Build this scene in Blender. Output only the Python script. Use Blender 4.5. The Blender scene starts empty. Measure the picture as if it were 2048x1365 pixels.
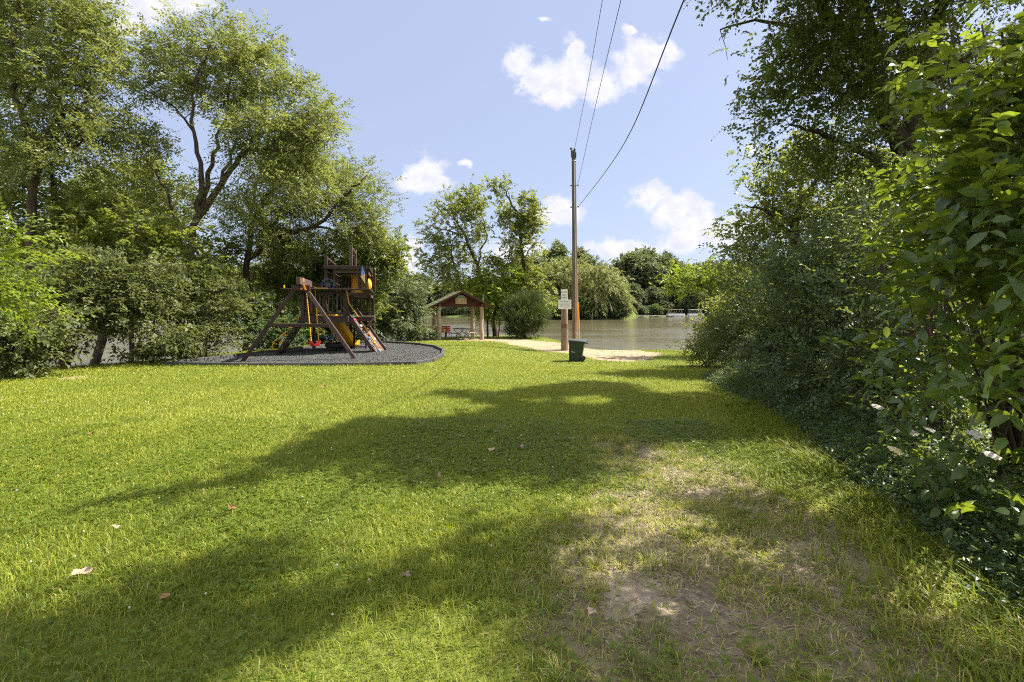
import bpy, math, random
import numpy as np
from mathutils import Vector, Matrix

sc = bpy.context.scene
R = math.radians
# ------------------------------------------------------------------ camera
F, CX, HY, EYE = 960.0, 1024.0, 618.0, 1.65
cd = bpy.data.cameras.new('camera'); cam = bpy.data.objects.new('camera', cd)
sc.collection.objects.link(cam); sc.camera = cam
cam.location = (0, 0, EYE); cam.rotation_euler = (R(90), 0, 0)
cd.sensor_width = 36; cd.lens = 36 * F / 2048
cd.shift_y = -(682.5 - HY) / 2048
cd.clip_start = .05; cd.clip_end = 4000
# ------------------------------------------------------------------ light
SUN_EL, SUN_DIR = R(50), (0.955, 0.296)
SV = np.array([SUN_DIR[0] * math.cos(SUN_EL), SUN_DIR[1] * math.cos(SUN_EL), math.sin(SUN_EL)])
sd = bpy.data.lights.new('sun', 'SUN'); sun = bpy.data.objects.new('sun', sd)
sc.collection.objects.link(sun)
sd.energy = 4.7; sd.angle = R(.55); sd.color = (1, .92, .78)
sun.rotation_euler = Vector((-SV[0], -SV[1], -SV[2])).to_track_quat('-Z', 'Y').to_euler()
sun.location = (30, 10, 40)
sc.view_settings.view_transform = 'Standard'; sc.view_settings.look = 'None'
sc.view_settings.exposure = 1.62; sc.view_settings.gamma = 1
sc.cycles.max_bounces = 7; sc.cycles.diffuse_bounces = 4; sc.cycles.glossy_bounces = 3
sc.cycles.transmission_bounces = 4; sc.cycles.transparent_max_bounces = 6
sc.cycles.use_denoising = False; sc.cycles.filter_width = 1.1; sc.cycles.caustics_reflective = False; sc.cycles.caustics_refractive = False
sc.cycles.sample_clamp_indirect = 4

w = bpy.data.worlds.new('World'); sc.world = w; w.use_nodes = True
def build_world():
    nt = w.node_tree; N = nt.nodes; L = nt.links
    bg = N['Background']
    def nd(t, **k):
        n = N.new(t)
        for a, b in k.items(): setattr(n, a, b)
        return n
    def M(op, a, b=None, c=None, clamp=False):
        n = nd('ShaderNodeMath', operation=op, use_clamp=clamp)
        for i, v in enumerate((a, b, c)):
            if v is None: continue
            if isinstance(v, (int, float)): n.inputs[i].default_value = v
            else: L.new(v, n.inputs[i])
        return n.outputs[0]
    def VM(op, a, b=None, c=None):
        n = nd('ShaderNodeVectorMath', operation=op)
        for i, v in enumerate((a, b, c)):
            if v is None: continue
            if isinstance(v, tuple): n.inputs[i].default_value = v
            else: L.new(v, n.inputs[i])
        return n
    def mix(f, a, b, bt='MIX'):
        n = nd('ShaderNodeMix', data_type='RGBA', blend_type=bt)
        for s, v in ((n.inputs[0], f), (n.inputs[6], a), (n.inputs[7], b)):
            if isinstance(v, (int, float)): s.default_value = v
            elif isinstance(v, tuple): s.default_value = v + (1,)
            else: L.new(v, s)
        return n.outputs[2]
    sky = nd('ShaderNodeTexSky', sky_type='NISHITA')
    sky.sun_disc = False; sky.sun_elevation = SUN_EL
    sky.sun_rotation = math.atan2(SUN_DIR[0], SUN_DIR[1])
    sky.air_density = 1.0; sky.dust_density = 1.6; sky.ozone_density = 1.3; sky.altitude = 100
    tc = nd('ShaderNodeTexCoord'); sep = nd('ShaderNodeSeparateXYZ')
    L.new(tc.outputs['Generated'], sep.inputs[0])
    y = M('MAXIMUM', sep.outputs[1], .02)
    cmb = nd('ShaderNodeCombineXYZ')
    L.new(M('DIVIDE', sep.outputs[0], y), cmb.inputs[0]); L.new(M('DIVIDE', sep.outputs[2], y), cmb.inputs[1])
    uv = cmb.outputs[0]
    def noise(vec, scale, detail, rough=.55):
        n = nd('ShaderNodeTexNoise'); n.inputs['Scale'].default_value = scale
        n.inputs['Detail'].default_value = detail; n.inputs['Roughness'].default_value = rough
        L.new(vec, n.inputs['Vector']); return n
    wn = noise(uv, 14, 5, .6)
    wv = VM('MULTIPLY_ADD', VM('SUBTRACT', wn.outputs['Color'], (.5, .5, .5)).outputs[0], (.05, .05, 0), uv).outputs[0]
    blobs = [(1040,128,34,40),(1075,165,45,40),(1110,165,50,45),(1142,98,26,34),(1150,150,50,42),(1205,168,48,42),(1110,192,48,28),
             (1290,118,58,50),(1330,105,36,26),(1265,150,40,36),
             (850,345,44,38),(832,366,42,24),(872,366,40,22),
             (1122,418,46,32),(1090,430,34,22),
             (1308,392,46,26),(1345,422,54,42),(1400,445,50,40),(1450,465,62,40),(1365,482,70,28),(1300,400,30,20),
             (822,492,26,30),(812,520,40,34),
             (290,10,80,44),(380,8,60,28),(262,48,40,26),
             (1505,297,22,14),(930,325,14,8),(1262,60,18,12),(1090,40,14,7),
             (-300,250,160,90),(-60,420,120,50),(2500,300,200,80),(2300,520,160,40),(1030,500,60,26),(1250,500,90,22)]
    cur = None
    for px, rw, rx, ry in blobs:
        u, v, a, b = (px - CX) / F, (HY - rw) / F, rx * 1.16 / F, ry * 1.16 / F
        d = VM('LENGTH', VM('MULTIPLY_ADD', wv, (1 / a, 1 / b, 0), (-u / a, -v / b, 0)).outputs[0]).outputs['Value']
        cur = d if cur is None else M('SMOOTH_MIN', cur, d, .18)
    fn = noise(uv, 24, 8, .6)
    fn2 = noise(VM('ADD', uv, (-.012, -.014, 0)).outputs[0], 24, 8, .6)
    dens = M('ADD', M('SUBTRACT', 1.0, cur), M('MULTIPLY', M('SUBTRACT', fn.outputs['Fac'], .5), 2.0))
    mk = nd('ShaderNodeMapRange', interpolation_type='SMOOTHSTEP')
    mk.inputs['From Min'].default_value = .0; mk.inputs['From Max'].default_value = .58
    L.new(dens, mk.inputs[0])
    front = M('GREATER_THAN', sep.outputs[1], .06)
    mask = M('MULTIPLY', M('MULTIPLY', mk.outputs[0], front), .93)
    lit = M('ADD', M('MULTIPLY', M('SUBTRACT', fn.outputs['Fac'], fn2.outputs['Fac']), -2.2), .72, clamp=True)
    core = nd('ShaderNodeMapRange'); core.inputs['From Min'].default_value = .2; core.inputs['From Max'].default_value = 1.1
    core.inputs['To Min'].default_value = 1; core.inputs['To Max'].default_value = .72
    L.new(dens, core.inputs[0])
    ccol = mix(M('MULTIPLY', lit, core.outputs[0], clamp=True), (4.2, 4.3, 5.05), (5.8, 5.65, 5.8))
    # pale summer air: the blue is washed towards lavender grey
    skc = mix(.68, sky.outputs[0], (3.2, 3.62, 5.05))
    # bright clouds added outside the view, behind and above, to lift the fill light
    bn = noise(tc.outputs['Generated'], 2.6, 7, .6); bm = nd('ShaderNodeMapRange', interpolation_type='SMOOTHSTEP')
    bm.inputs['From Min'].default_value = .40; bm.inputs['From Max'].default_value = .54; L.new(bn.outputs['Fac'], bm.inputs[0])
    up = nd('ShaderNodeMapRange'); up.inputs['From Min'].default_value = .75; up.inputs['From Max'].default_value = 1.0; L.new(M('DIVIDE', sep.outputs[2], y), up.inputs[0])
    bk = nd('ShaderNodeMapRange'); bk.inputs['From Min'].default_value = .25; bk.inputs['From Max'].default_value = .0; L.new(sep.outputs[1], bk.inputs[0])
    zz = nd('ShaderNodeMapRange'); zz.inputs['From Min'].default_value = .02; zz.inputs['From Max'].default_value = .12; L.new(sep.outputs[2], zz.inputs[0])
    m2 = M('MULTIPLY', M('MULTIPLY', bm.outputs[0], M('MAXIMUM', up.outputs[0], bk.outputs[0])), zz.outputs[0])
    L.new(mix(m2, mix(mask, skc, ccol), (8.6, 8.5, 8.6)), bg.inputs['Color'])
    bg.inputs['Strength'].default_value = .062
build_world()
w.cycles.sampling_method = 'MANUAL'; w.cycles.sample_map_resolution = 512

# ------------------------------------------------------------------ helpers
rng = np.random.default_rng(7); random.seed(5)
COL = sc.collection
def norm(a):
    a = np.asarray(a, float); return a / np.maximum(np.linalg.norm(a, axis=-1, keepdims=True), 1e-9)
def smooth(a, b, x):
    t = np.clip((x - a) / (b - a), 0, 1); return t * t * (3 - 2 * t)
def tag(o, label=None, cat=None, group=None, kind=None):
    for k, v in (('label', label), ('category', cat), ('group', group), ('kind', kind)):
        if v: o[k] = v
    return o
def empty(name, loc, label=None, cat=None, group=None, rotz=0):
    o = bpy.data.objects.new(name, None); COL.objects.link(o); o.empty_display_size = .2
    o.location = loc; o.rotation_euler = (0, 0, rotz); return tag(o, label, cat, group)
def link(name, me, mat=None, parent=None, loc=None):
    o = bpy.data.objects.new(name, me); COL.objects.link(o)
    if mat is not None:
        for m in (mat if isinstance(mat, (list, tuple)) else [mat]): me.materials.append(m)
    if parent is not None: o.parent = parent
    if loc is not None: o.location = loc
    return o
def np_mesh(name, verts, faces, attrs=None, smooth_on=False, mat_idx=None):
    """verts (N,3); faces: one (M,k) array or a list of them with various k"""
    if not isinstance(faces, list): faces = [faces]
    faces = [np.asarray(f, np.int32) for f in faces if len(f)]
    me = bpy.data.meshes.new(name)
    me.vertices.add(len(verts)); me.vertices.foreach_set('co', np.asarray(verts, np.float32).ravel())
    lo = np.concatenate([f.ravel() for f in faces]); tot = np.concatenate([np.full(len(f), f.shape[1], np.int32) for f in faces])
    st = np.concatenate([[0], np.cumsum(tot)[:-1]]).astype(np.int32)
    me.loops.add(len(lo)); me.loops.foreach_set('vertex_index', lo.astype(np.int32))
    me.polygons.add(len(tot)); me.polygons.foreach_set('loop_start', st)
    if mat_idx is not None: me.polygons.foreach_set('material_index', np.asarray(mat_idx, np.int32))
    if smooth_on: me.polygons.foreach_set('use_smooth', np.ones(len(tot), bool))
    me.update(calc_edges=True)
    for nm, (dom, val) in (attrs or {}).items():
        a = me.attributes.new(nm, 'FLOAT', dom); a.data.foreach_set('value', np.asarray(val, np.float32))
    return me
class MB:
    """collects shapes of one part"""
    def __init__(s): s.v = []; s.f = []; s.m = []; s.mi = 0; s.sm = False
    def add(s, vs, fs):
        b = len(s.v); s.v += [tuple(map(float, q)) for q in vs]
        for f in fs: s.f.append([i + b for i in f]); s.m.append(s.mi)
    def box(s, c, d, rot=None, taper=1.0):
        x, y, z = (q / 2 for q in d); P = []
        for sz in (-1, 1):
            k = taper if sz > 0 else 1
            for sx, sy in ((-1, -1), (1, -1), (1, 1), (-1, 1)): P.append(Vector((sx * x * k, sy * y * k, sz * z)))
        if rot is not None: P = [rot @ p for p in P]
        s.add([p + Vector(c) for p in P], [(3, 2, 1, 0), (4, 5, 6, 7), (0, 1, 5, 4), (1, 2, 6, 5), (2, 3, 7, 6), (3, 0, 4, 7)])
    def beam(s, a, b, wd, ht, up=(0, 0, 1)):
        a, b = Vector(a), Vector(b); d = b - a; L = d.length; d.normalize()
        u = Vector(up)
        if abs(d.dot(u)) > .98: u = Vector((0, 1, 0))
        x = d.cross(u).normalized(); z = x.cross(d).normalized()
        m = Matrix((x, d, z)).transposed(); s.box((a + b) / 2, (wd, L, ht), m)
    def tube(s, pts, rad, n=8, caps=True):
        pts = [Vector(p) for p in pts]; k = len(pts)
        if not hasattr(rad, '__len__'): rad = [rad] * k
        vs = []; ref = None
        for i, p in enumerate(pts):
            t = (pts[min(i + 1, k - 1)] - pts[max(i - 1, 0)]).normalized()
            if ref is None: ref = Vector((1, 0, 0)) if abs(t.x) < .8 else Vector((0, 1, 0))
            x = (ref - t * ref.dot(t)).normalized(); ref = x; y = t.cross(x)
            for j in range(n):
                a = 2 * math.pi * j / n; vs.append(p + (x * math.cos(a) + y * math.sin(a)) * rad[i])
        fs = [(i * n + j, i * n + (j + 1) % n, (i + 1) * n + (j + 1) % n, (i + 1) * n + j) for i in range(k - 1) for j in range(n)]
        if caps: fs += [tuple(range(n - 1, -1, -1)), tuple((k - 1) * n + j for j in range(n))]
        s.add(vs, fs)
    def cyl(s, c, r, h, n=16, r2=None): s.tube([c, (c[0], c[1], c[2] + h)], [r, r if r2 is None else r2], n)
    def ring(s, c, R0, r, axis='z', n=28, m=8, a0=0, a1=2 * math.pi):
        full = abs(a1 - a0 - 2 * math.pi) < 1e-6; k = n if full else n + 1; vs = []
        for i in range(k):
            a = a0 + (a1 - a0) * i / n
            for j in range(m):
                b = 2 * math.pi * j / m; rr = R0 + r * math.cos(b); h = r * math.sin(b)
                q = (rr * math.cos(a), rr * math.sin(a), h)
                if axis == 'y': q = (q[0], q[2], q[1])
                if axis == 'x': q = (q[2], q[0], q[1])
                vs.append((c[0] + q[0], c[1] + q[1], c[2] + q[2]))
        fs = [(i * m + j, ((i + 1) % k) * m + j, ((i + 1) % k) * m + (j + 1) % m, i * m + (j + 1) % m)
              for i in range(n) for j in range(m)]
        s.add(vs, fs)
    def prism(s, poly, dvec):
        n = len(poly); d = Vector(dvec); p = [Vector(q) for q in poly]
        s.add(p + [q + d for q in p], [tuple(range(n - 1, -1, -1)), tuple(range(n, 2 * n))] +
              [(i, (i + 1) % n, n + (i + 1) % n, n + i) for i in range(n)])
    def ball(s, c, r, n=10, m=7, sc_=(1, 1, 1)):
        vs = [(c[0], c[1], c[2] - r * sc_[2])]
        for i in range(1, m):
            t = math.pi * i / m
            for j in range(n):
                a = 2 * math.pi * j / n
                vs.append((c[0] + r * sc_[0] * math.sin(t) * math.cos(a), c[1] + r * sc_[1] * math.sin(t) * math.sin(a), c[2] - r * sc_[2] * math.cos(t)))
        vs.append((c[0], c[1], c[2] + r * sc_[2])); e = len(vs) - 1
        fs = [(0, 1 + (j + 1) % n, 1 + j) for j in range(n)]
        for i in range(m - 2):
            for j in range(n): fs.append((1 + i * n + j, 1 + i * n + (j + 1) % n, 1 + (i + 1) * n + (j + 1) % n, 1 + (i + 1) * n + j))
        fs += [(e, 1 + (m - 2) * n + j, 1 + (m - 2) * n + (j + 1) % n) for j in range(n)]
        s.add(vs, fs)
    def build(s, name, mat, parent=None, smooth_on=False, bevel=0, loc=None):
        me = bpy.data.meshes.new(name); me.from_pydata(s.v, [], s.f)
        me.polygons.foreach_set('material_index', s.m)
        if smooth_on: me.polygons.foreach_set('use_smooth', [True] * len(s.f))
        me.update(); o = link(name, me, mat, parent, loc)
        if bevel:
            b = o.modifiers.new('b', 'BEVEL'); b.width = bevel; b.segments = 2; b.limit_method = 'ANGLE'
        if smooth_on and hasattr(me, 'set_sharp_from_angle'): me.set_sharp_from_angle(angle=R(45))
        return o

# ------------------------------------------------------------------ materials
def mat(name, col, rough=.6, spec=.4, metal=0, var=.25, vscale=8, bump=0, bscale=40, stretch=(1, 1, 1), col2=None, coord='Object'):
    m = bpy.data.materials.new(name); m.use_nodes = True; nt = m.node_tree; N = nt.nodes; L = nt.links
    p = N['Principled BSDF']; p.inputs['Roughness'].default_value = rough; p.inputs['Metallic'].default_value = metal
    p.inputs['Specular IOR Level'].default_value = spec
    tc = N.new('ShaderNodeTexCoord'); mp = N.new('ShaderNodeMapping'); mp.inputs['Scale'].default_value = stretch
    L.new(tc.outputs[coord], mp.inputs[0])
    ns = N.new('ShaderNodeTexNoise'); ns.inputs['Scale'].default_value = vscale; ns.inputs['Detail'].default_value = 6; ns.inputs['Roughness'].default_value = .65
    L.new(mp.outputs[0], ns.inputs[0])
    rp = N.new('ShaderNodeValToRGB'); rp.color_ramp.elements[0].position = .3; rp.color_ramp.elements[1].position = .7
    c2 = col2 or tuple(min(1, c * (1 + var)) for c in col)
    rp.color_ramp.elements[0].color = tuple(c * (1 - var) for c in col) + (1,); rp.color_ramp.elements[1].color = c2 + (1,)
    L.new(ns.outputs['Fac'], rp.inputs[0]); L.new(rp.outputs[0], p.inputs['Base Color'])
    if bump:
        n2 = N.new('ShaderNodeTexNoise'); n2.inputs['Scale'].default_value = bscale; n2.inputs['Detail'].default_value = 4
        L.new(mp.outputs[0], n2.inputs[0]); b = N.new('ShaderNodeBump'); b.inputs['Strength'].default_value = bump; b.inputs['Distance'].default_value = .02
        L.new(n2.outputs['Fac'], b.inputs['Height']); L.new(b.outputs[0], p.inputs['Normal'])
    return m
def leaf_mat(name, ca, cb, cc, trans, tmix=.42, rough=.42, spec=.35):
    """face attribute rnd picks the leaf's own colour"""
    m = bpy.data.materials.new(name); m.use_nodes = True; nt = m.node_tree; N = nt.nodes; L = nt.links
    p = N['Principled BSDF']; out = N['Material Output']; p.inputs['Roughness'].default_value = rough
    p.inputs['Specular IOR Level'].default_value = spec
    at = N.new('ShaderNodeAttribute'); at.attribute_name = 'rnd'
    rp = N.new('ShaderNodeValToRGB'); e = rp.color_ramp.elements
    e[0].color = ca + (1,); e[0].position = .05; e[1].color = cc + (1,); e[1].position = .97
    q = rp.color_ramp.elements.new(.6); q.color = cb + (1,)
    L.new(at.outputs['Fac'], rp.inputs[0]); L.new(rp.outputs[0], p.inputs['Base Color'])
    t = N.new('ShaderNodeBsdfTranslucent')
    mx = N.new('ShaderNodeMix'); mx.data_type = 'RGBA'; mx.blend_type = 'MIX'; mx.inputs[0].default_value = .55
    L.new(rp.outputs[0], mx.inputs[6]); mx.inputs[7].default_value = trans + (1,)
    L.new(mx.outputs[2], t.inputs['Color'])
    ms = N.new('ShaderNodeMixShader'); ms.inputs[0].default_value = tmix
    L.new(p.outputs[0], ms.inputs[1]); L.new(t.outputs[0], ms.inputs[2]); L.new(ms.outputs[0], out.inputs[0])
    return m
LM = dict(
    locust=leaf_mat('locust_leaf', (.085, .115, .034), (.145, .175, .05), (.215, .24, .075), (.36, .40, .07), .48),
    broad=leaf_mat('broad_leaf', (.065, .095, .022), (.115, .15, .032), (.19, .22, .05), (.36, .40, .04), .5),
    silver=leaf_mat('honeysuckle_leaf', (.05, .072, .024), (.092, .115, .04), (.19, .205, .09), (.28, .31, .06), .38, .5, .25),
    lime=leaf_mat('lime_leaf', (.08, .13, .015), (.14, .20, .02), (.22, .26, .03), (.34, .42, .03), .5),
    dark=leaf_mat('dark_leaf', (.036, .072, .034), (.062, .108, .048), (.11, .16, .062), (.28, .35, .04), .42, .40, .45),
    elm=leaf_mat('elm_leaf', (.042, .068, .022), (.075, .108, .032), (.125, .16, .042), (.32, .38, .035), .48, .42, .4),
    big=leaf_mat('big_leaf', (.035, .065, .018), (.06, .105, .024), (.11, .165, .03), (.36, .46, .02), .45, .3, .5),
    willow=leaf_mat('willow_leaf', (.13, .155, .05), (.20, .22, .075), (.27, .28, .10), (.36, .40, .09), .42),
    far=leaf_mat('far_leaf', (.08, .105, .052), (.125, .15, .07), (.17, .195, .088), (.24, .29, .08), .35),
    juniper=leaf_mat('juniper_leaf', (.035, .06, .018), (.065, .095, .026), (.10, .13, .035), (.14, .19, .03), .25, .6),
)
BARK = mat('bark', (.075, .055, .045), .95, .1, var=.5, vscale=9, bump=1, bscale=26, stretch=(1, 1, .25))
BARKD = mat('bark_dark', (.045, .036, .03), .95, .1, var=.5, vscale=9, bump=1, bscale=26, stretch=(1, 1, .25))

# ------------------------------------------------------------------ terrain
SHORE = np.array([(-60, 4), (-30, 9), (-18, 13.2), (-14.6, 15.3), (-13.3, 18.5), (-12.6, 22), (-11.4, 25.5), (-9.2, 29.5), (-7.8, 34), (-6.8, 40), (-3.5, 44.5), (1.5, 43.5),
                  (3.6, 38.5), (6, 36.6), (10, 35), (18, 33), (30, 31), (60, 29), (60, -40), (-60, -40)], float)
def poly_dist(poly, x, y):
    """signed distance, positive inside"""
    x = np.asarray(x, float); y = np.asarray(y, float); d = np.full(x.shape, 1e9); ins = np.zeros(x.shape, bool); n = len(poly)
    for i in range(n):
        ax, ay = poly[i]; bx, by = poly[(i + 1) % n]; ex, ey = bx - ax, by - ay
        t = np.clip(((x - ax) * ex + (y - ay) * ey) / (ex * ex + ey * ey + 1e-12), 0, 1)
        d = np.minimum(d, np.hypot(x - ax - t * ex, y - ay - t * ey))
        c = (ay > y) != (by > y); xi = ax + (y - ay) / (ey if abs(ey) > 1e-12 else 1e-12) * ex
        ins ^= c & (x < xi)
    return np.where(ins, d, -d)
PH = rng.uniform(0, 6.28, (24, 2)); PD = rng.normal(size=(24, 2))
def lump(x, y, s=1.0):
    r = 0
    for i in range(12):
        k = (.35 + .22 * i) * s; q = PD[i] / np.linalg.norm(PD[i]); r = r + np.sin((x * q[0] + y * q[1]) * k + PH[i, 0]) / (1 + .35 * i)
    return r / 4
WATER = -1.5
def gz(x, y, micro=True):
    x = np.asarray(x, float); y = np.asarray(y, float)
    zl = np.interp(y, [-20, 2, 8, 17, 26, 31, 40, 60], [0, 0, -.08, -.2, -.25, -.45, -.7, -1])
    zr = np.interp(y, [-20, 1, 5, 10, 15, 19.5, 22, 26, 30, 34, 42], [0, 0, -.05, -.19, -.42, -.65, -.7, -.58, -.62, -.62, -.7])
    zr2 = np.interp(y, [-20, 1, 5, 10, 15, 19.5, 22, 26, 30, 34, 42], [0, 0, -.05, -.19, -.42, -.65, -.72, -.72, -.95, -1.3, -1.7])
    zr = zr + (zr2 - zr) * smooth(2.5, 6, x)
    z = zl + (zr - zl) * smooth(-2.6, 2.0, x)
    d = poly_dist(SHORE, x, y)
    z = z - 2.4 * smooth(1.0, -2.6, d)
    if micro: z = z + .022 * lump(x, y, 1.0) * smooth(1.5, 4, np.hypot(x, y)) + .008 * lump(x + 9, y, 4)
    return z
def gp(px, row, micro=False):
    """ground point seen at a pixel"""
    D = 3.0
    for _ in range(60):
        z = float(gz((px - CX) / F * D, D, micro)); D = .5 * D + .5 * min(120, max(.5, (EYE - z) * F / (row - HY)))
    return ((px - CX) / F * D, D, float(gz((px - CX) / F * D, D)))
def pw(px, row, D): return np.array([(px - CX) / F * D, D, EYE - (row - HY) / F * D])
PAD = np.array([(-11.35, 15.6), (-8.3, 15.25), (-5.6, 15.3), (-3.2, 15.7), (-2.75, 16.6), (-2.7, 18.6), (-2.95, 20.6), (-3.6, 22.6), (-4.9, 24.4), (-6.7, 25.6), (-8.4, 24.9), (-9.6, 21.9), (-10.5, 18.4)])
def img_poly(pts): return np.array([gp(*p)[:2] for p in pts])
SAND = [img_poly([(985, 681), (1040, 679.5), (1090, 683), (1130, 689), (1200, 697), (1320, 706), (1345, 714), (1290, 721), (1200, 722), (1130, 708), (1075, 700), (1010, 690)]),
        np.array([(-4.4, 31.8), (-.2, 31.8), (.4, 36.4), (-4.6, 36.6)])]
SANDL = img_poly([(100, 757), (200, 749), (185, 756), (120, 763)])
DIRT = [(img_poly(p), s) for p, s in (
    ([(1265, 900), (1310, 905), (1330, 935), (1290, 925)], 1), ([(1310, 935), (1385, 935), (1400, 960), (1330, 960)], .9), ([(1370, 970), (1450, 985), (1440, 1000), (1380, 1000)], .9),
    ([(1440, 1005), (1560, 1010), (1560, 1030), (1450, 1025)], .8), ([(1270, 960), (1330, 965), (1340, 990), (1280, 990)], .7),
    ([(1100, 1085), (1180, 1090), (1190, 1120), (1120, 1125)], .75), ([(1500, 1070), (1640, 1080), (1640, 1130), (1520, 1130)], .8),
    ([(1690, 1100), (1810, 1100), (1830, 1150), (1700, 1150)], .85), ([(1640, 1040), (1740, 1045), (1730, 1075), (1650, 1070)], .7),
    ([(1240, 1150), (1330, 1155), (1340, 1230), (1200, 1230), (1190, 1190)], .85), ([(1390, 1200), (1500, 1215), (1560, 1290), (1420, 1300)], .8),
    ([(1920, 1190), (2010, 1200), (2040, 1250), (1950, 1240)], .85), ([(1180, 1270), (1300, 1300), (1300, 1365), (1190, 1365)], .6),
    ([(1560, 1300), (1720, 1310), (1700, 1365), (1560, 1365)], .65), ([(1980, 1290), (2048, 1290), (2048, 1340), (2000, 1340)], .6))]
WORN = img_poly([(1180, 880), (1360, 890), (1600, 1000), (1800, 1060), (1960, 1170), (2048, 1260), (2048, 1365), (1150, 1365), (1060, 1160), (1120, 1050), (1230, 980)])
def masks(x, y):
    jx = x + .25 * lump(x, y, 3.2) ; jy = y + .25 * lump(x + 5, y + 3, 3.2)
    sand = np.zeros_like(x)
    for p in SAND: sand = np.maximum(sand, smooth(-.6, .5, poly_dist(p, jx, jy + .5 * lump(x, y, 2)) + .7 * lump(x * .6 + 4, y * 1.3, 3.0) - .3))
    sand = np.maximum(sand, smooth(-.2, .2, poly_dist(SANDL, jx, jy)) * .55)
    dirt = np.zeros_like(x); k = .3
    jx = x + .10 * lump(x, y, 7); jy = y + .10 * lump(x + 5, y + 3, 7)
    for p, s in DIRT: dirt = np.maximum(dirt, s * smooth(-.22, .16, poly_dist(p, jx, jy) + .19 * lump(x + 2, y - 6, 13) - .06))
    worn = smooth(-.5, .5, poly_dist(WORN, jx, jy))
    return sand, dirt, worn
def ground():
    xs = np.concatenate([np.arange(-60, -16, 1.0), np.arange(-16, -6, .22), np.arange(-6, 8, .09), np.arange(8, 20, .3), np.arange(20, 61, 1.0)])
    ys = np.concatenate([np.arange(-40, 0, 1.5), np.arange(0, 9, .09), np.arange(9, 20, .16), np.arange(20, 50, .22), np.arange(50, 60, 1.0)])
    X, Y = np.meshgrid(xs, ys); Z = gz(X, Y); sand, dirt, worn = masks(X, Y)
    Z = Z - .012 * dirt + .006 * lump(X, Y, 14) * dirt
    pad = poly_dist(PAD, X, Y); Z = np.where(pad > 0.03, Z - .06, Z)
    h, wd = X.shape; idx = np.arange(h * wd).reshape(h, wd)
    fs = np.stack([idx[:-1, :-1], idx[:-1, 1:], idx[1:, 1:], idx[1:, :-1]], -1).reshape(-1, 4)
    vs = np.stack([X, Y, Z], -1).reshape(-1, 3)
    me = np_mesh('ground', vs, fs, dict(sand=('POINT', sand.ravel()), dirt=('POINT', dirt.ravel()), worn=('POINT', worn.ravel())), True)
    m = bpy.data.materials.new('lawn_soil'); m.use_nodes = True; N = m.node_tree.nodes; L = m.node_tree.links; p = N['Principled BSDF']
    p.inputs['Roughness'].default_value = .95; p.inputs['Specular IOR Level'].default_value = .1
    tc = N.new('ShaderNodeTexCoord')
    def noi(s, d=8, r=.65):
        n = N.new('ShaderNodeTexNoise'); n.inputs['Scale'].default_value = s; n.inputs['Detail'].default_value = d; n.inputs['Roughness'].default_value = r
        L.new(tc.outputs['Object'], n.inputs[0]); return n.outputs['Fac']
    def ramp(f, *st):
        r = N.new('ShaderNodeValToRGB'); e = r.color_ramp.elements
        while len(e) < len(st): e.new(.5)
        for q, (a, c) in zip(e, st): q.position = a; q.color = c + (1,)
        L.new(f, r.inputs[0]); return r.outputs[0]
    def mx(f, a, b):
        n = N.new('ShaderNodeMix'); n.data_type = 'RGBA'; L.new(f, n.inputs[0]); L.new(a, n.inputs[6]); L.new(b, n.inputs[7]); return n.outputs[2]
    def at(nm):
        a = N.new('ShaderNodeAttribute'); a.attribute_name = nm; return a.outputs['Fac']
    def thr(f, nz, amt=.7):
        a = N.new('ShaderNodeMath'); a.operation = 'MULTIPLY_ADD'; L.new(nz, a.inputs[0]); a.inputs[1].default_value = amt; a.inputs[2].default_value = -amt / 2
        b = N.new('ShaderNodeMath'); b.operation = 'ADD'; L.new(f, b.inputs[0]); L.new(a.outputs[0], b.inputs[1])
        r = N.new('ShaderNodeMapRange'); r.inputs[1].default_value = .35; r.inputs[2].default_value = .6; L.new(b.outputs[0], r.inputs[0]); return r.outputs[0]
    n1 = noi(24); n2 = noi(3.2); n3 = noi(160, 4)
    g = ramp(n1, (.3, (.075, .095, .02)), (.55, (.13, .155, .03)), (.75, (.21, .22, .06)))
    wr = ramp(n1, (.3, (.10, .085, .055)), (.55, (.20, .165, .115)), (.8, (.30, .255, .19)))
    so = ramp(n3, (.3, (.20, .165, .12)), (.7, (.40, .34, .265)))
    sa = ramp(n3, (.25, (.17, .13, .085)), (.5, (.28, .22, .15)), (.75, (.38, .305, .215)))
    c = mx(thr(at('worn'), n2, 1.1), g, wr); c = mx(thr(at('dirt'), n1, .9), c, so); c = mx(thr(at('sand'), n1, .9), c, sa)
    L.new(c, p.inputs['Base Color'])
    b = N.new('ShaderNodeBump'); b.inputs['Strength'].default_value = .6; b.inputs['Distance'].default_value = .015
    L.new(n3, b.inputs['Height']); L.new(b.outputs[0], p.inputs['Normal'])
    tag(link('ground', me, m), kind='structure')
ground()
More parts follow.
